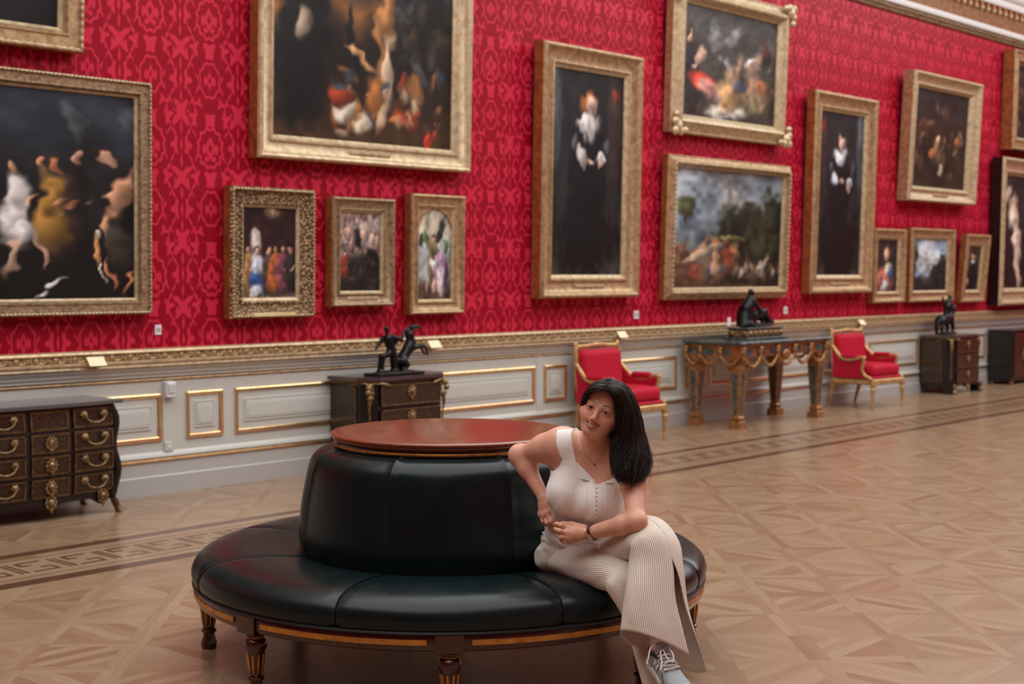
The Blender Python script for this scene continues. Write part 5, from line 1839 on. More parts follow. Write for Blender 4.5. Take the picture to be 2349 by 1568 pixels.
GL = [  # viewer's left of the parting, swept back behind the face
    [(1391, 896, 5.116), (1372, 891, 5.12), (1354, 897, 5.145), (1344, 913, 5.175), (1339, 935, 5.21), (1345, 962, 5.26), (1370, 1000, 5.31)],
    [(1392, 887, 5.135), (1366, 886, 5.14), (1347, 901, 5.18), (1339, 924, 5.22), (1341, 955, 5.27), (1370, 1000, 5.32)],
    [(1394, 880, 5.165), (1368, 881, 5.18), (1346, 903, 5.215), (1340, 935, 5.26), (1352, 965, 5.31), (1385, 1005, 5.33)],
    [(1397, 876, 5.21), (1374, 880, 5.235), (1352, 903, 5.265), (1348, 938, 5.31), (1370, 975, 5.335), (1400, 1010, 5.34)],
    [(1397, 877, 5.27), (1380, 885, 5.3), (1365, 910, 5.33), (1370, 950, 5.35), (1400, 1000, 5.345), (1430, 1040, 5.31)]]
def guide(g, n=26): return spline([P(*q) for q in g], n)
GRp, GLp = [guide(g) for g in GR], [guide(g) for g in GL]
hf = Field.box(np.array([headC[0] - .16, headC[1] - .18, .84]), np.array([headC[0] + .2, headC[1] + .2, 1.24]), .004)
hf.ell(H_(0, -.02, .033), np.array([.0805, .0965, .0770]) * HS, .02, HA)
hf.ell(H_(0, -.05, -.03), np.array([.075, .06, .08]) * HS, .03, HA)
for gi, g in enumerate(GRp):
    rr = np.interp(np.linspace(0, 1, len(g)), [0, .15, .4, .7, 1], [.003, .006, .012, .006, .003])
    for i in range(0, len(g) - 8, 2): hf.cap(g[i], g[i + 2], rr[i], rr[i + 2], .03)
for gi, g in enumerate(GLp):
    rr = np.interp(np.linspace(0, 1, len(g)), [0, .2, .5, 1], [.003, .004, .006, .006])
    for i in range(0, len(g) - 2, 2): hf.cap(g[i], g[i + 2], rr[i], rr[i + 2], .01)
hf.cap(H_(.04, -.045, -.045), P(1418, 1018, 5.29), .034, .034, .02)
hf.cap(H_(.0, -.06, -.05), P(1402, 1018, 5.335), .036, .034, .02)
# keep the face free: cut everything in front of the hairline
hf.ell(H_(0, .085, -.022), np.array([.066, .062, .094]) * HS, .008, HA, True)
hf.ell(H_(-.02, .09, -.06), np.array([.066, .06, .07]) * HS, .008, HA, True)
hair = link('hair', hf.mesh('hair', 2), M['hair_base'], person)
sv, sf = [], []
rng = np.random.default_rng(5)
def strand(pts, r0):
    n_ = len(pts); base = len(sv)
    T_ = np.gradient(pts, axis=0); T_ /= np.linalg.norm(T_, axis=1)[:, None] + 1e-9
    a_1 = np.cross(T_, np.array([.3, -.9, .2])); a_1 /= np.linalg.norm(a_1, axis=1)[:, None] + 1e-9
    a_2 = np.cross(T_, a_1)
    rr = r0 * np.interp(np.linspace(0, 1, n_), [0, .1, .75, 1], [.6, 1, .9, .15])
    for k in range(4):
        an = k * PI / 2
        sv.append(pts + a_1 * (rr * math.cos(an))[:, None] + a_2 * (rr * math.sin(an))[:, None])
    return n_
strands = []
hg = np.gradient(hf.F, *hf.ax)
def push_out(q):
    q = q.copy()
    for _ in range(3):
        ii = [np.clip(np.searchsorted(hf.ax[k], q[:, k]), 0, len(hf.ax[k]) - 1) for k in range(3)]
        d = hf.F[ii[0], ii[1], ii[2]]
        g = np.stack([hg[k][ii[0], ii[1], ii[2]] for k in range(3)], -1)
        g /= np.linalg.norm(g, axis=1)[:, None] + 1e-6
        q += g * np.clip(.0018 - d, 0, .02)[:, None]
    k = np.array([.25, .5, .25])
    for _ in range(2):
        q[1:-1] = q[:-2] * .25 + q[1:-1] * .5 + q[2:] * .25
    return q
for G, cnt in ((GRp, 2600), (GLp, 1100)):
    for _ in range(cnt):
        t_ = (len(G) - 1.001) * rng.uniform(0, 1) ** 1.5; i = int(t_); u = t_ - i
        g = G[i] * (1 - u) + G[i + 1] * u
        n_ = len(g); s = np.linspace(0, 1, n_)
        end = rng.uniform(.74, 1.04)
        if end < 1: g = spline(g[:max(6, int(n_ * end))], n_)
        thick = np.interp(s, [0, .15, .45, .8, 1], [.003, .006, .013, .015, .010]) * (1.0 if G is GRp else .4)
        off = rng.normal(0, .6, 3); off /= max(1, np.linalg.norm(off))
        clump = np.sin(np.arange(3) * 2.1 + int(t_ * 7) * 1.7) * .5; off = off * .75 + clump * .4
        ph = rng.uniform(0, 6.28, 3); fr = rng.uniform(8, 15)
        cl = int(t_ * 9) * 1.3
        big = np.stack([np.sin(s * 10 + cl), np.sin(s * 9 + cl * 1.7 + 2), np.zeros(n_)], -1) * (np.clip(s - .3, 0, 1) * .016)[:, None] if G is GRp else 0
        wav = big + np.stack([np.sin(s * fr + p) for p in ph], -1) * (s * .008)[:, None]
        q = g + off[None] * thick[:, None] + wav
        q = push_out(q)
        strands.append((q, rng.uniform(.0007, .0017)))
for _ in range(70):   # flyaway ends
    G = GRp; t_ = rng.uniform(2, len(G) - 1.001); i = int(t_); u = t_ - i
    g = G[i] * (1 - u) + G[i + 1] * u
    s = np.linspace(0, 1, len(g))
    q = g + rng.normal(0, 1, 3)[None] * (s ** 1.5 * .028)[:, None] + np.stack([np.sin(s * 9 + rng.uniform(0, 6)) * s * .008 for _ in range(3)], -1)
    strands.append((q, .0006))
V_, F_ = [], []
nv = 0
for q, r0 in strands:
    sv = []
    n_ = strand(q, r0)
    A_ = np.stack(sv, 1).reshape(-1, 3)
    V_.append(A_)
    i = np.arange(n_ - 1)[:, None] * 4; k = np.arange(4)[None]
    F_.append((np.stack([i + k, i + (k + 1) % 4, i + 4 + (k + 1) % 4, i + 4 + k], -1).reshape(-1, 4)) + nv)
    nv += len(A_)
me = bpy.data.meshes.new('hair_strands')
me.from_pydata(np.vstack(V_).tolist(), [], np.vstack(F_).tolist())
me.polygons.foreach_set('use_smooth', [True] * len(me.polygons))
link('hair_strands', me, M['hair'], hair)['kind'] = 'stuff'

# ---- blouse
m = Mat('white_linen', rgb(232, 226, 218), .75, sheen=.2)
tn = m.noise(1, 2, .5, m.coord('Object', (420, 420, 90)))
m.color(m.mix(tn, rgb(232, 228, 221), rgb(246, 244, 240))).bump(m.noise(34, 4) * .8 + tn * .15, .25, .006)
m.b.inputs['Subsurface Weight'].default_value = .05
M['linen'] = m.m
T = Field.box(np.array([shR[0] - .13, -.32, .48]), np.array([shL[0] + .09, .16, 1.02]), .0034)
torso(T, .006, True)
for sh_, el_ in ((shR, elR), (shL, elL)):
    T.ell(sh_ + np.array([0, -.005, -.008]), (.057, .055, .055), .05)
    T.cap(sh_, sh_ + (el_ - sh_) * .35, .055, .054, .04)
# the cloth hangs loosely from the bust and blouses over the waistband
T.cap(C_(-.055, -.075, -.07), P(1312, 1224, 5.41), .062, .05, .05)
T.cap(C_(.055, -.075, -.07), P(1372, 1215, 5.38), .068, .062, .06)
T.ell(P(1322, 1226, 5.44), (.112, .092, .06), .04)
T.ell(P(1290, 1226, 5.44), (.05, .07, .045), .03)
sl = tuple(slice(None) for _ in range(3))
X, Y, Z = T.pts(sl)
cxx, cyy, czz = [((X - chest[0]) * a[0] + (Y - chest[1]) * a[1] + (Z - chest[2]) * a[2]) for a in CA]
fold = .0022 * np.sin(cxx * 95 + 6 * czz + 1.5 * np.sin(czz * 30)) * np.clip((-.02 - czz) / .05, 0, 1) + .0016 * np.sin(czz * 120 + cxx * 40) * np.clip((-.08 - czz) / .05, 0, 1)
T.F += fold.astype(np.float32)
# inside is left solid around the body; cut neckline, armholes, hem
T0 = T.F.copy()
def cutmax(f, d): f.F = np.maximum(f.F, d.astype(np.float32))
def neck_cut(x, z):
    x, z = x - .045, z - .030
    av = np.abs(x)
    w = np.where(x < 0, .094, .085)
    k_ = np.where(x < 0, 2.1, 2.6)
    return (z - np.where(av < w, av * .62, w * .62 + (av - w) * k_)) * np.where(av < w, .75, 1 / k_)
def arm_cut(p, sh, s):
    A = sh + ux * s * .010 + uz * -.030
    du, dv, dw = [((p[0] - A[0]) * q[0] + (p[1] - A[1]) * q[1] + (p[2] - A[2]) * q[2]) for q in (ux, uy, uz)]
    du = du - s * .6 * np.maximum(dw, 0)
    du = np.where(du * s > 0, 0, du)
    dw = np.where(dw > 0, dw * .6, dw)
    return (np.sqrt((du / .058) ** 2 + (dv / .10) ** 2 + (dw / .082) ** 2) - 1) * .055
vcut = neck_cut(cxx, czz)
cutmax(T, vcut)
for sh, s in ((shR, -1), (shL, 1)):
    d = arm_cut((X, Y, Z), sh, s)
    cutmax(T, -d)
hem = .545 + .008 * np.sin(X * 40)
cutmax(T, hem - Z)
blouse = link('blouse', T.mesh('blouse', 1), M['linen'], person)

# surface finder so that trims lie on the cloth
from mathutils.bvhtree import BVHTree
def bvh_of(o):
    me = o.data
    return BVHTree.FromPolygons([tuple(v_.co) for v_ in me.vertices], [tuple(p.vertices) for p in me.polygons])
bv = bvh_of(blouse)
bs0 = bvh_of(body)
def on_blouse(px, py, lift=.002):
    o_ = np.array([-PR, -PD, CAM_H])
    d = unit(P(px, py, 5.3) - o_)
    hit, nrm, idx, dist = bv.ray_cast(Vector(o_), Vector(d))
    if hit is None: return None
    return np.array(hit) + np.array(nrm) * lift, np.array(nrm)
bt = MB()
for k in range(8):
    h_ = on_blouse(1369 - .3 * k, 1118 + k * 9.6, .001)
    if h_: bt.ball(h_[0], .0036, 8, 6)
bt.build('buttons', M['linen'], blouse)
pk = MB()
pts = []
for k in range(24):
    h_ = on_blouse(1366.5 - .3 * k * .35, 1112 + k * 3.6, .0012)
    if h_: pts.append(h_[0])
if len(pts) > 3: pk.tube(pts, .0016, 5)
for x0 in (1312, 1346, 1392, 1408):
    pts = []
    for k in range(20):
        h_ = on_blouse(x0 + (1366 - x0) * .05 * k / 20, 1112 + k * 3.5, .0006)
        if h_: pts.append(h_[0])
    if len(pts) > 3: pk.tube(pts, .0012, 5)
pk.build('placket', M['linen'], blouse)
# small turned-back collar flaps at the V
def flap(pix):
    vs = []
    for px, py in pix:
        h_ = on_blouse(px, py, .003)
        if h_ is None: return
        vs.append(h_)
    top = [p + n_ * .0012 for p, n_ in vs]; bot = [p - n_ * .003 for p, n_ in vs]
    n_ = len(vs)
    MB().add(top + bot, [tuple(range(n_)), tuple(range(n_, 2 * n_))[::-1]] + [(i, (i + 1) % n_, n_ + (i + 1) % n_, n_ + i) for i in range(n_)]).build('collar_flap', M['linen'], blouse)
flap([(1331, 1072), (1339, 1078), (1350, 1090), (1366, 1105), (1352, 1103), (1332, 1097), (1329, 1085)])
flap([(1398, 1078), (1392, 1084), (1382, 1094), (1370, 1106), (1390, 1107), (1410, 1105), (1408, 1090)])
# scalloped lace along neckline and armholes: beads where the outer cloth meets the cut
bm_v = np.array([tuple(v_.co) for v_ in blouse.data.vertices]); bm_n = np.array([tuple(v_.normal) for v_ in blouse.data.vertices])
rel = (bm_v - chest) @ CA.T
near = np.abs(neck_cut(rel[:, 0], rel[:, 2]))
for sh, s in ((shR, -1), (shL, 1)): near = np.minimum(near, np.abs(arm_cut(bm_v.T, sh, s)))
ii = [np.clip(np.searchsorted(T.ax[k], bm_v[:, k]), 0, len(T.ax[k]) - 1) for k in range(3)]
rim = np.abs(T0[ii[0], ii[1], ii[2]]) < .0045
lc = MB(); used = np.zeros((0, 3))
sel = np.nonzero((near < .002) & rim & (bm_v[:, 2] > .6))[0]
for i in sel[np.argsort(-bm_v[sel, 2])]:
    p = bm_v[i]
    if len(used) == 0 or ((used - p) ** 2).sum(1).min() > .0040 ** 2:
        used = np.vstack([used, p]); lc.ball(p + bm_n[i] * .0004, .0019, 6, 4)
lc.build('lace_edging', M['linen'], blouse)['kind'] = 'stuff'

# ---- trousers
m = Mat('striped_cotton', rgb(214, 202, 184), .8, sheen=.1)
uvn = m.node('ShaderNodeUVMap'); sp = m.node('ShaderNodeSeparateXYZ'); m.link(uvn.outputs[0], sp.inputs[0])
u = S(m.nt, sp.outputs[0])
st = (u / .0074).fract()
st = (st - .5).abs().step(.10, .22)
m.color(m.mix(st, rgb(164, 132, 102), rgb(230, 224, 212)))
m.bump(m.noise(60, 3), .2, .004)
M['stripe'] = m.m


def leg_sheet(rings, n_r, n_c, ref=0.0, slit=None, fold=0.0, seed=0, th0=0.0):
    """rings: (centre, A, B); sheet runs round each ring; uv.x is metres along the ring from the front line"""
    C = spline([r_[0] for r_ in rings], n_r); A = spline([r_[1] for r_ in rings], n_r); Bv = spline([r_[2] for r_ in rings], n_r)
    rg = np.random.default_rng(seed)
    ph = rg.uniform(0, 6.28, 6)
    vs, uv = [], []
    for i in range(n_r):
        t_ = i / (n_r - 1)
        gap = 0 if slit is None else slit[1] * max(0, (t_ - slit[0]) / (1 - slit[0])) ** .8
        th = th0 + np.linspace(0, 2 * PI - gap, n_c)
        k = 1 + fold * (np.sin(3 * th + 9 * t_ + ph[0]) * .5 + np.sin(5 * th - 14 * t_ + ph[1]) * .35 + np.sin(9 * th + 22 * t_ + ph[2]) * .2)
        k = np.where((th - th0 < .15) | (th - th0 > 2 * PI - .15), 1 + (k - 1) * .3, k)
        p = C[i] + (A[i][None] * np.cos(th)[:, None] + Bv[i][None] * np.sin(th)[:, None]) * k[:, None]
        d = np.concatenate([[0], np.cumsum(np.linalg.norm(np.diff(p, axis=0), axis=1))])
        d0 = np.interp(PI / 2, th, d)
        vs.append(p); uv.append(np.stack([d - d0, np.full(n_c, t_)], -1))
    V = np.vstack(vs); U = np.vstack(uv)
    idx = np.arange(n_r * n_c).reshape(n_r, n_c)
    F = np.stack([idx[:-1, :-1], idx[:-1, 1:], idx[1:, 1:], idx[1:, :-1]], -1).reshape(-1, 4)
    return V, F, U


def v3(*a): return np.array(a, float)
sheets = []
# her left leg, crossed on top; A points to the viewer's right, B to the front (near side)
sheets.append(leg_sheet([
    (P(1345, 1268, 5.46), v3(.02, .0, .075), v3(-.03, -.085, .0)),
    (P(1390, 1248, 5.34), v3(.03, .03, .08), v3(-.045, -.075, .01)),
    (P(1440, 1236, 5.22), v3(.035, .04, .082), v3(-.045, -.07, .025)),
    (P(1482, 1232, 5.12), v3(.06, .035, .06), v3(-.045, -.055, .045)),
    (P(1504, 1252, 5.065), v3(.088, .02, .012), v3(-.03, -.065, .05)),
    (P(1506, 1300, 5.03), v3(.098, .0, -.012), v3(-.01, -.07, .032)),
    (P(1506, 1370, 4.99), v3(.112, -.0, -.032), v3(-.01, -.075, .04)),
    (P(1513, 1440, 4.965), v3(.135, -.0, -.052), v3(-.01, -.085, .052)),
    (P(1521, 1494, 4.95), v3(.152, .0, -.066), v3(-.012, -.09, .06))], 60, 90, slit=(.60, .95), fold=.03, seed=3, th0=R(52)))
# her right leg underneath, over the edge of the seat and down to the floor
sheets.append(leg_sheet([
    (P(1282, 1266, 5.52), v3(-.02, .03, .085), v3(-.07, -.08, .0)),
    (P(1318, 1278, 5.42), v3(-.01, .03, .086), v3(-.06, -.08, .0)),
    (P(1375, 1296, 5.28), v3(.0, .03, .078), v3(-.06, -.075, .0)),
    (P(1422, 1312, 5.17), v3(.03, .03, .068), v3(-.06, -.055, .02)),
    (P(1446, 1342, 5.11), v3(.075, .03, .03), v3(-.04, -.06, .035)),
    (P(1470, 1420, 5.10), v3(.06, .02, .0), v3(-.02, -.055, .0)),
    (P(1494, 1510, 5.07), v3(.055, .02, .0), v3(-.02, -.055, .0)),
    (P(1508, 1566, 5.05), v3(.052, .02, .0), v3(-.02, -.06, .0))], 56, 80, fold=.04, seed=8))
# hips
sheets.append(leg_sheet([
    (P(1318, 1222, 5.47), v3(.125, .0, .01), v3(.0, -.098, .0)),
    (P(1320, 1240, 5.47), v3(.138, .0, .01), v3(.0, -.108, .0)),
    (P(1318, 1262, 5.475), v3(.15, .0, .0), v3(.0, -.112, .0)),
    (P(1316, 1290, 5.49), v3(.15, .0, .0), v3(.0, -.11, .0)),
    (P(1318, 1312, 5.5), v3(.12, .0, .0), v3(.0, -.08, .0))], 24, 80, fold=.03, seed=5))
Vt, Ft, Ut = [], [], []
k0 = 0
for V, F, U in sheets:
    Vt.append(V); Ft.append(F + k0); Ut.append(U); k0 += len(V)
me = uv_mesh('trousers', np.vstack(Vt).tolist(), np.vstack(Ft).tolist(), np.vstack(Ut))
me.polygons.foreach_set('use_smooth', [True] * len(me.polygons))
trousers = link('trousers', me, M['stripe'], person)
sol = trousers.modifiers.new('cloth_thickness', 'SOLIDIFY'); sol.thickness = .002; sol.offset = -1
# waistband and the tie that hangs from it
V, F, U = leg_sheet([(P(1318, 1214, 5.465), v3(.124, .0, .012), v3(.0, -.1, .0)), (P(1319, 1230, 5.465), v3(.132, .0, .012), v3(.0, -.107, .0))], 6, 80, fold=.02, seed=5)
me = uv_mesh('waistband', V.tolist(), F.tolist(), U); me.polygons.foreach_set('use_smooth', [True] * len(me.polygons))
link('waistband', me, M['stripe'], trousers)
tie = MB().tube(spline([P(1352, 1240, 5.26), P(1362, 1244, 5.235), P(1372, 1250, 5.225), P(1378, 1258, 5.225)], 10), [.006, .008, .012, .016, .018, .018, .017, .015, .012, .006], 8, flat=.4)
tie.build('tie_end', M['linen'], trousers)

# ---- shoes
m = Mat('grey_mesh_knit', rgb(150, 154, 156), .6)
v = m.node('ShaderNodeTexVoronoi'); v.inputs['Scale'].default_value = 700
m.link(m.coord(), v.inputs['Vector'])
vd = S(m.nt, v.outputs[0])
M['knit'] = m.color(m.mix(vd.step(.2, .6), rgb(172, 175, 176), rgb(142, 146, 150))).bump(vd, .3, .002).m
M['silver'] = Mat('silver_overlay', rgb(176, 178, 180), .32, .35).m
M['foam'] = Mat('white_foam_sole', rgb(206, 202, 196), .6).m
M['shoe_dark'] = Mat('dark_trim', rgb(40, 50, 56), .6).m
M['lace'] = Mat('shoe_lace', rgb(206, 200, 194), .8).m
M['sock'] = Mat('white_sock', rgb(214, 212, 210), .85).m
M['rubber'] = Mat('black_rubber', rgb(30, 28, 28), .6).m
SY = [0, .01, .03, .07, .11, .15, .19, .225, .255, .272, .278]
SWd = [.014, .026, .033, .035, .0355, .040, .0445, .044, .036, .022, .006]
STp = [.070, .082, .092, .094, .088, .077, .064, .054, .046, .038, .03]
def s_w(y): return float(np.interp(y, SY, SWd))
def s_t(y): return float(np.interp(y, SY, STp))
def s_c(y): return .006 * math.sin(y / .278 * PI * .9)
def s_p(y, ph, off=0.0):
    """point on the shoe upper: ph 0 = right edge of sole, pi = left edge"""
    w, t_ = s_w(y), s_t(y)
    c_, s_n = math.cos(ph), math.sin(ph)
    x = s_c(y) + (w + off) * math.copysign(abs(c_) ** .75, c_)
    return np.array([x, y, .022 + (t_ - .022 + off) * abs(s_n) ** .85])


def build_shoe(o_, f_, u_, label):
    f_ = unit(f_); u_ = unit(u_ - f_ * (np.asarray(u_) @ f_)); s_ = np.cross(f_, u_)
    def W3(p): return o_ + s_ * p[0] + f_ * p[1] + u_ * p[2]
    def grid(fn, ys, phs, name, mat_, parent, thick=0.0):
        V = [W3(fn(y, p)) for y in ys for p in (phs(y) if callable(phs) else phs)]
        n_c = len(phs(ys[0])) if callable(phs) else len(phs)
        F = [(i * n_c + k, i * n_c + k + 1, (i + 1) * n_c + k + 1, (i + 1) * n_c + k) for i in range(len(ys) - 1) for k in range(n_c - 1)]
        o = MB().add(V, F).build(name, mat_, parent, 60)
        if thick:
            q = o.modifiers.new('thickness', 'SOLIDIFY'); q.thickness = thick; q.offset = 0
        return o
    ys = list(np.concatenate([np.linspace(0, .02, 6), np.linspace(.03, .24, 24), np.linspace(.248, .278, 10)]))
    V, F = [], []
    n_c = 26
    for y in ys:
        for k in range(n_c): V.append(W3(s_p(y, PI * k / (n_c - 1))))
    for i in range(len(ys) - 1):
        for k in range(n_c): F.append((i * n_c + k, i * n_c + (k + 1) % n_c, (i + 1) * n_c + (k + 1) % n_c, (i + 1) * n_c + k))
    F += [list(range(n_c)), list(range((len(ys) - 1) * n_c, len(ys) * n_c))]
    sh = MB().add(V, F).build('shoe', M['knit'], person, 60)
    sh['label'] = label
    # sole with flared heel and rocker toe
    V, F = [], []
    n_c = 20
    for y in ys:
        yy = y / .278
        w = s_w(y) + .004 + .004 * math.exp(-((y - .03) / .05) ** 2)
        lift = .012 * max(0, (yy - .75) / .25) ** 2
        for k in range(n_c):
            a = 2 * PI * k / n_c
            c_, s_n = math.cos(a), math.sin(a)
            hgt = .017 + .004 * math.exp(-((y - .02) / .06) ** 2)
            V.append(W3((s_c(y) + w * math.copysign(abs(c_) ** .45, c_), -.004 + y * 1.03, .016 + lift + hgt * math.copysign(abs(s_n) ** .5, s_n))))
    for i in range(len(ys) - 1):
        for k in range(n_c): F.append((i * n_c + k, i * n_c + (k + 1) % n_c, (i + 1) * n_c + (k + 1) % n_c, (i + 1) * n_c + k))
    F += [list(range(n_c)), list(range((len(ys) - 1) * n_c, len(ys) * n_c))]
    so = MB().add(V, F).build('sole', M['foam'], sh, 60)
    grid(lambda y, p: (s_c(y) + (s_w(y) - .002) * p, y * 1.0, -.0025 + .012 * max(0, (y / .278 - .75) / .25) ** 2), np.linspace(.005, .275, 20), [-1, -.5, 0, .5, 1], 'outsole', M['rubber'], so, .004)
    # overlays: toe guard, toe cap strip, heel counter, side saddle
    L = lambda a, b, n_=9: list(np.linspace(a, b, n_))
    grid(lambda y, p: s_p(y, p, .0018), L(.232, .276, 10), L(.02, PI - .02, 22), 'toe_cap', M['silver'], sh, .002)
    for sd in (0, 1):
        fl = (lambda p: p) if sd == 0 else (lambda p: PI - p)
        grid(lambda y, p: s_p(y, fl(p), .0018), L(.165, .25, 14), lambda y: L(.02, .30 + .9 * ((y - .165) / .085) ** 2 * .6, 8), 'toe_overlay', M['silver'], sh, .002)
        grid(lambda y, p: s_p(y, fl(p), .0016), L(.075, .165, 14), lambda y: L(.95 + .12 * math.sin((y - .075) / .09 * PI), 1.22, 6), 'eyestay', M['silver'], sh, .002)
        grid(lambda y, p: s_p(y, fl(p), .0020), L(.0, .075, 10), lambda y: L(.02, .75 - 5.5 * y, 6), 'heel_counter', M['silver'], sh, .002)
        grid(lambda y, p: s_p(y, fl(p), .0022), L(.05, .10, 8), lambda y: L(.55 + (y - .05) * 6, .75 + (y - .05) * 6.5, 4), 'side_stripe', M['shoe_dark'], sh, .0016)
        grid(lambda y, p: s_p(y, fl(p), .0022), L(.155, .20, 8), lambda y: L(.62 - (y - .155) * 9, .70 - (y - .155) * 9, 4), 'side_stripe', M['shoe_dark'], sh, .0016)
        # letter N on the side
        def lp(a, b): return s_p(.108 + a, fl(.30 + b * 13), .004)
        hw, hh, st_ = .019, .0155, .0085
        quads = [[(-hw, -hh), (-hw + st_, -hh), (-hw + st_ + .004, hh), (-hw + .004, hh)], [(hw - st_ - .004, -hh), (hw - .004, -hh), (hw, hh), (hw - st_, hh)],
                 [(-hw + .004, hh), (-hw + .004 + st_, hh), (hw - .004, -hh), (hw - .004 - st_, -hh)]]
        nm = MB()
        for q in quads:
            rows = [(q[0], q[1]), (q[3], q[2])] if q is not quads[2] else [(q[0], q[1]), (q[3], q[2])]
            vs, fs = [], []
            for i in range(6):
                t_ = i / 5
                for e0, e1 in ((rows[0][0], rows[1][0]), (rows[0][1], rows[1][1])):
                    a = e0[0] + (e1[0] - e0[0]) * t_; b = e0[1] + (e1[1] - e0[1]) * t_
                    vs.append(W3(lp(a, b + hh + .0)))
            for i in range(5): fs.append((2 * i, 2 * i + 1, 2 * i + 3, 2 * i + 2))
            nm.add(vs, fs)
        o = nm.build('letter_n', M['lace'], sh, 60)
        q = o.modifiers.new('thickness', 'SOLIDIFY'); q.thickness = .0015; q.offset = 0
    grid(lambda y, p: s_p(y, p, .001), L(.002, .074, 10), L(1.15, PI - 1.15, 10), 'collar_lining', M['shoe_dark'], sh, .002)
    tg = MB()
    tg.add([W3(p_) for p_ in ((-.02, .085, .096), (.03, .085, .096), (.026, .072, .118), (-.016, .072, .118), (-.02, .092, .098), (.03, .092, .098), (.026, .080, .121), (-.016, .080, .121))],
           [(0, 1, 2, 3), (4, 5, 6, 7), (0, 1, 5, 4), (1, 2, 6, 5), (2, 3, 7, 6), (3, 0, 4, 7)]).build('tongue', M['knit'], sh, 40)
    lc_ = MB()
    for k in range(6):
        y = .085 + k * .0155
        pts = [s_p(y + .0055 * math.sin(j / 8 * PI) * (1 if k % 2 else -1), 1.02 + (PI - 2.04) * j / 8, .005 + .002 * math.sin(j / 8 * PI)) for j in range(9)]
        lc_.tube([W3(p_) for p_ in pts], .0026, 6)
        if k < 5:
            lc_.tube([W3(s_p(y + .0155 * j / 6, 1.02 + (PI - 2.04) * j / 6, .007)) for j in range(7)], .0024, 6)
    lc_.build('laces', M['lace'], sh)
    bw = MB()
    k0 = s_p(.088, PI / 2, .012)
    for pts in ([(0, 0, 0), (.02, -.012, .012), (.05, .004, .02), (.07, .03, .008), (.085, .05, -.008)], [(0, 0, 0), (-.012, .01, .012), (-.014, .05, .006), (.0, .075, -.004), (.012, .055, .002), (.004, .01, .004)],
                [(0, 0, 0), (-.005, -.02, .02), (-.02, -.045, .03)], [(0, 0, 0), (.02, .02, .006), (.034, .06, -.008), (.05, .085, -.018)]):
        bw.tube([W3(k0 + np.array(q)) for q in spline(pts, 18)], .0024, 6)
    bw.build('lace_bow', M['lace'], sh)
    MB().tube([W3(p_) for p_ in ((s_c(.05), .045, .085), (s_c(.05), .045, .105), (s_c(.05), .043, .13))], [.029, .029, .028], 20).build('sock', M['sock'], sh)
    return sh


fL = np.array([.085, -.22, -.075])
uL = np.array([-.04, -.25, 1.0])
f1 = unit(fL); u1 = unit(uL - f1 * (uL @ f1))
build_shoe(ankL - f1 * .047 - u1 * .088, fL, uL, 'grey and silver running shoe of the crossed leg')
fR = np.array([.06, -.25, 0.0])
oR = ankR - unit(fR) * .047; oR[2] = .006
build_shoe(oR, fR, np.array([0, 0, 1.0]), 'grey running shoe flat on the floor')

# ---- watch, bracelet, ring, necklace
M['strap'] = Mat('brown_leather_strap', rgb(86, 34, 24), .45).m
M['jewel'] = gilt('gold_jewellery', rgb(220, 176, 110), rgb(190, 140, 80), .25, .9, 40, 0)
M['dial'] = Mat('watch_dial', rgb(206, 204, 198), .25).m
wd = unit(elL - wrL)
w1 = unit(np.cross(wd, (0, 0, 1))); w2 = np.cross(w1, wd)
def wring(t_, r1, r2, n_=28):
    c = wrL + wd * t_
    return [c + w1 * r1 * math.cos(a) + w2 * r2 * math.sin(a) for a in np.linspace(0, 2 * PI, n_, endpoint=False)]
wt = MB()
V = []
for t_, g in ((.004, .0), (.006, .0018), (.018, .0018), (.020, .0)):
    V += wring(t_, .0275 + g, .0275 + g)
wt.add(V, [(i * 28 + k, i * 28 + (k + 1) % 28, (i + 1) * 28 + (k + 1) % 28, (i + 1) * 28 + k) for i in range(3) for k in range(28)])
ws = wt.build('watch_strap', M['strap'], person, 50)
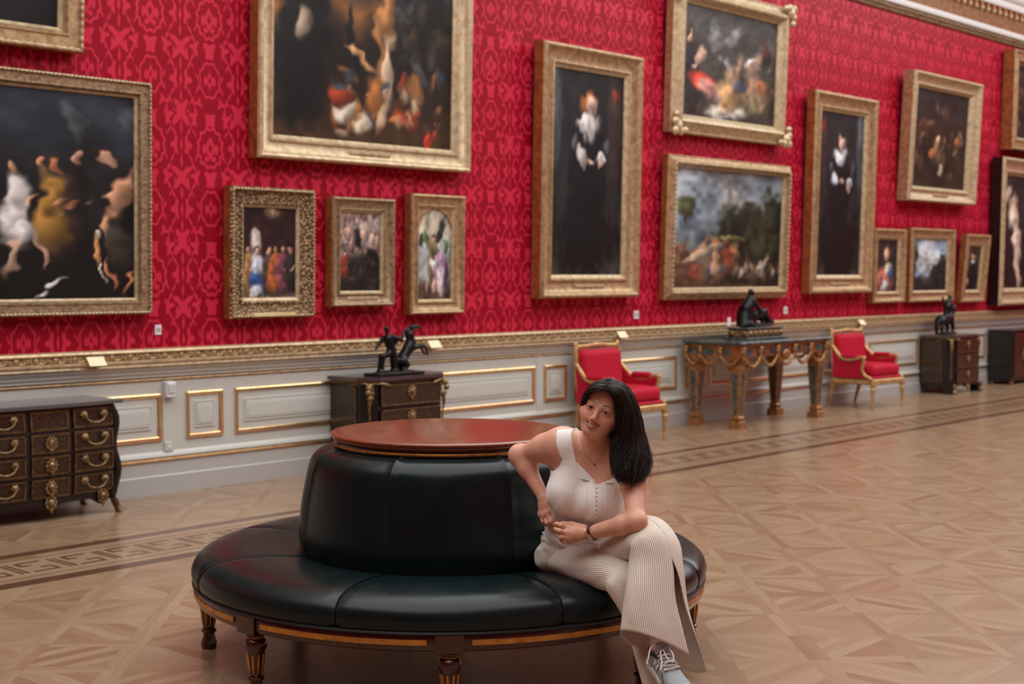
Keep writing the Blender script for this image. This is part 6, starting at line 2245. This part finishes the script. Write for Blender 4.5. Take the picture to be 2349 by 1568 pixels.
ws['label'] = 'brown leather watch strap on left wrist'
dirc = unit(np.array([-.25, -1, -.45])); dirc = unit(dirc - wd * (dirc @ wd)); dz_ = np.cross(wd, dirc)
c0 = wrL + wd * .012 + dirc * .0285
def slab(c, hx_, hz_, th, nm, mt, par):
    vs = [c + wd * a * hx_ + dz_ * b * hz_ + dirc * t_ for t_ in (0, th) for a, b in ((-1, -1), (1, -1), (1, 1), (-1, 1))]
    return MB().add(vs, [(0, 1, 2, 3), (4, 5, 6, 7), (0, 1, 5, 4), (1, 2, 6, 5), (2, 3, 7, 6), (3, 0, 4, 7)]).build(nm, mt, par, 30)
slab(c0, .0095, .0125, .005, 'watch_case', M['jewel'], ws)
slab(c0 + dirc * .005, .0078, .0105, .0008, 'watch_dial', M['dial'], ws)
MB().tube(wring(-.004, .0268, .0268, 40), .0014, 6, True).build('bracelet', M['jewel'], person)
ra, rb = P(1247, 1180, 5.362), P(1255, 1199, 5.338)
rc = ra + (rb - ra) * .45; rd = unit(rb - ra); r1_ = unit(np.cross(rd, (0, 0, 1))); r2_ = np.cross(rd, r1_)
MB().tube([rc + (r1_ * math.cos(a) + r2_ * math.sin(a)) * .0098 for a in np.linspace(0, 2 * PI, 20, endpoint=False)], .0011, 6, True).build('finger_ring', M['jewel'], person)
bs = bs0
def on_skin(px, py, lift=.001):
    o_ = np.array([-PR, -PD, CAM_H]); d = unit(P(px, py, 5.3) - o_)
    hit, nrm, idx, dist = bs.ray_cast(Vector(o_), Vector(d))
    return None if hit is None else np.array(hit) + np.array(nrm) * lift
nk = [on_skin(a, b) for a, b, _ in spline([(1335, 1010, 0), (1340, 1032, 0), (1352, 1052, 0), (1364, 1063, 0), (1376, 1052, 0), (1386, 1035, 0)], 22)]
nk = [q for q in nk if q is not None]
if len(nk) > 4:
    ch = MB().tube(nk, .0006, 5).build('necklace', M['jewel'], person)
    q = on_skin(1364, 1065, .002)
    if q is not None: MB().ball(q, (.0026, .0026, .0034), 8, 6).build('pendant', M['shoe_dark'], ch)
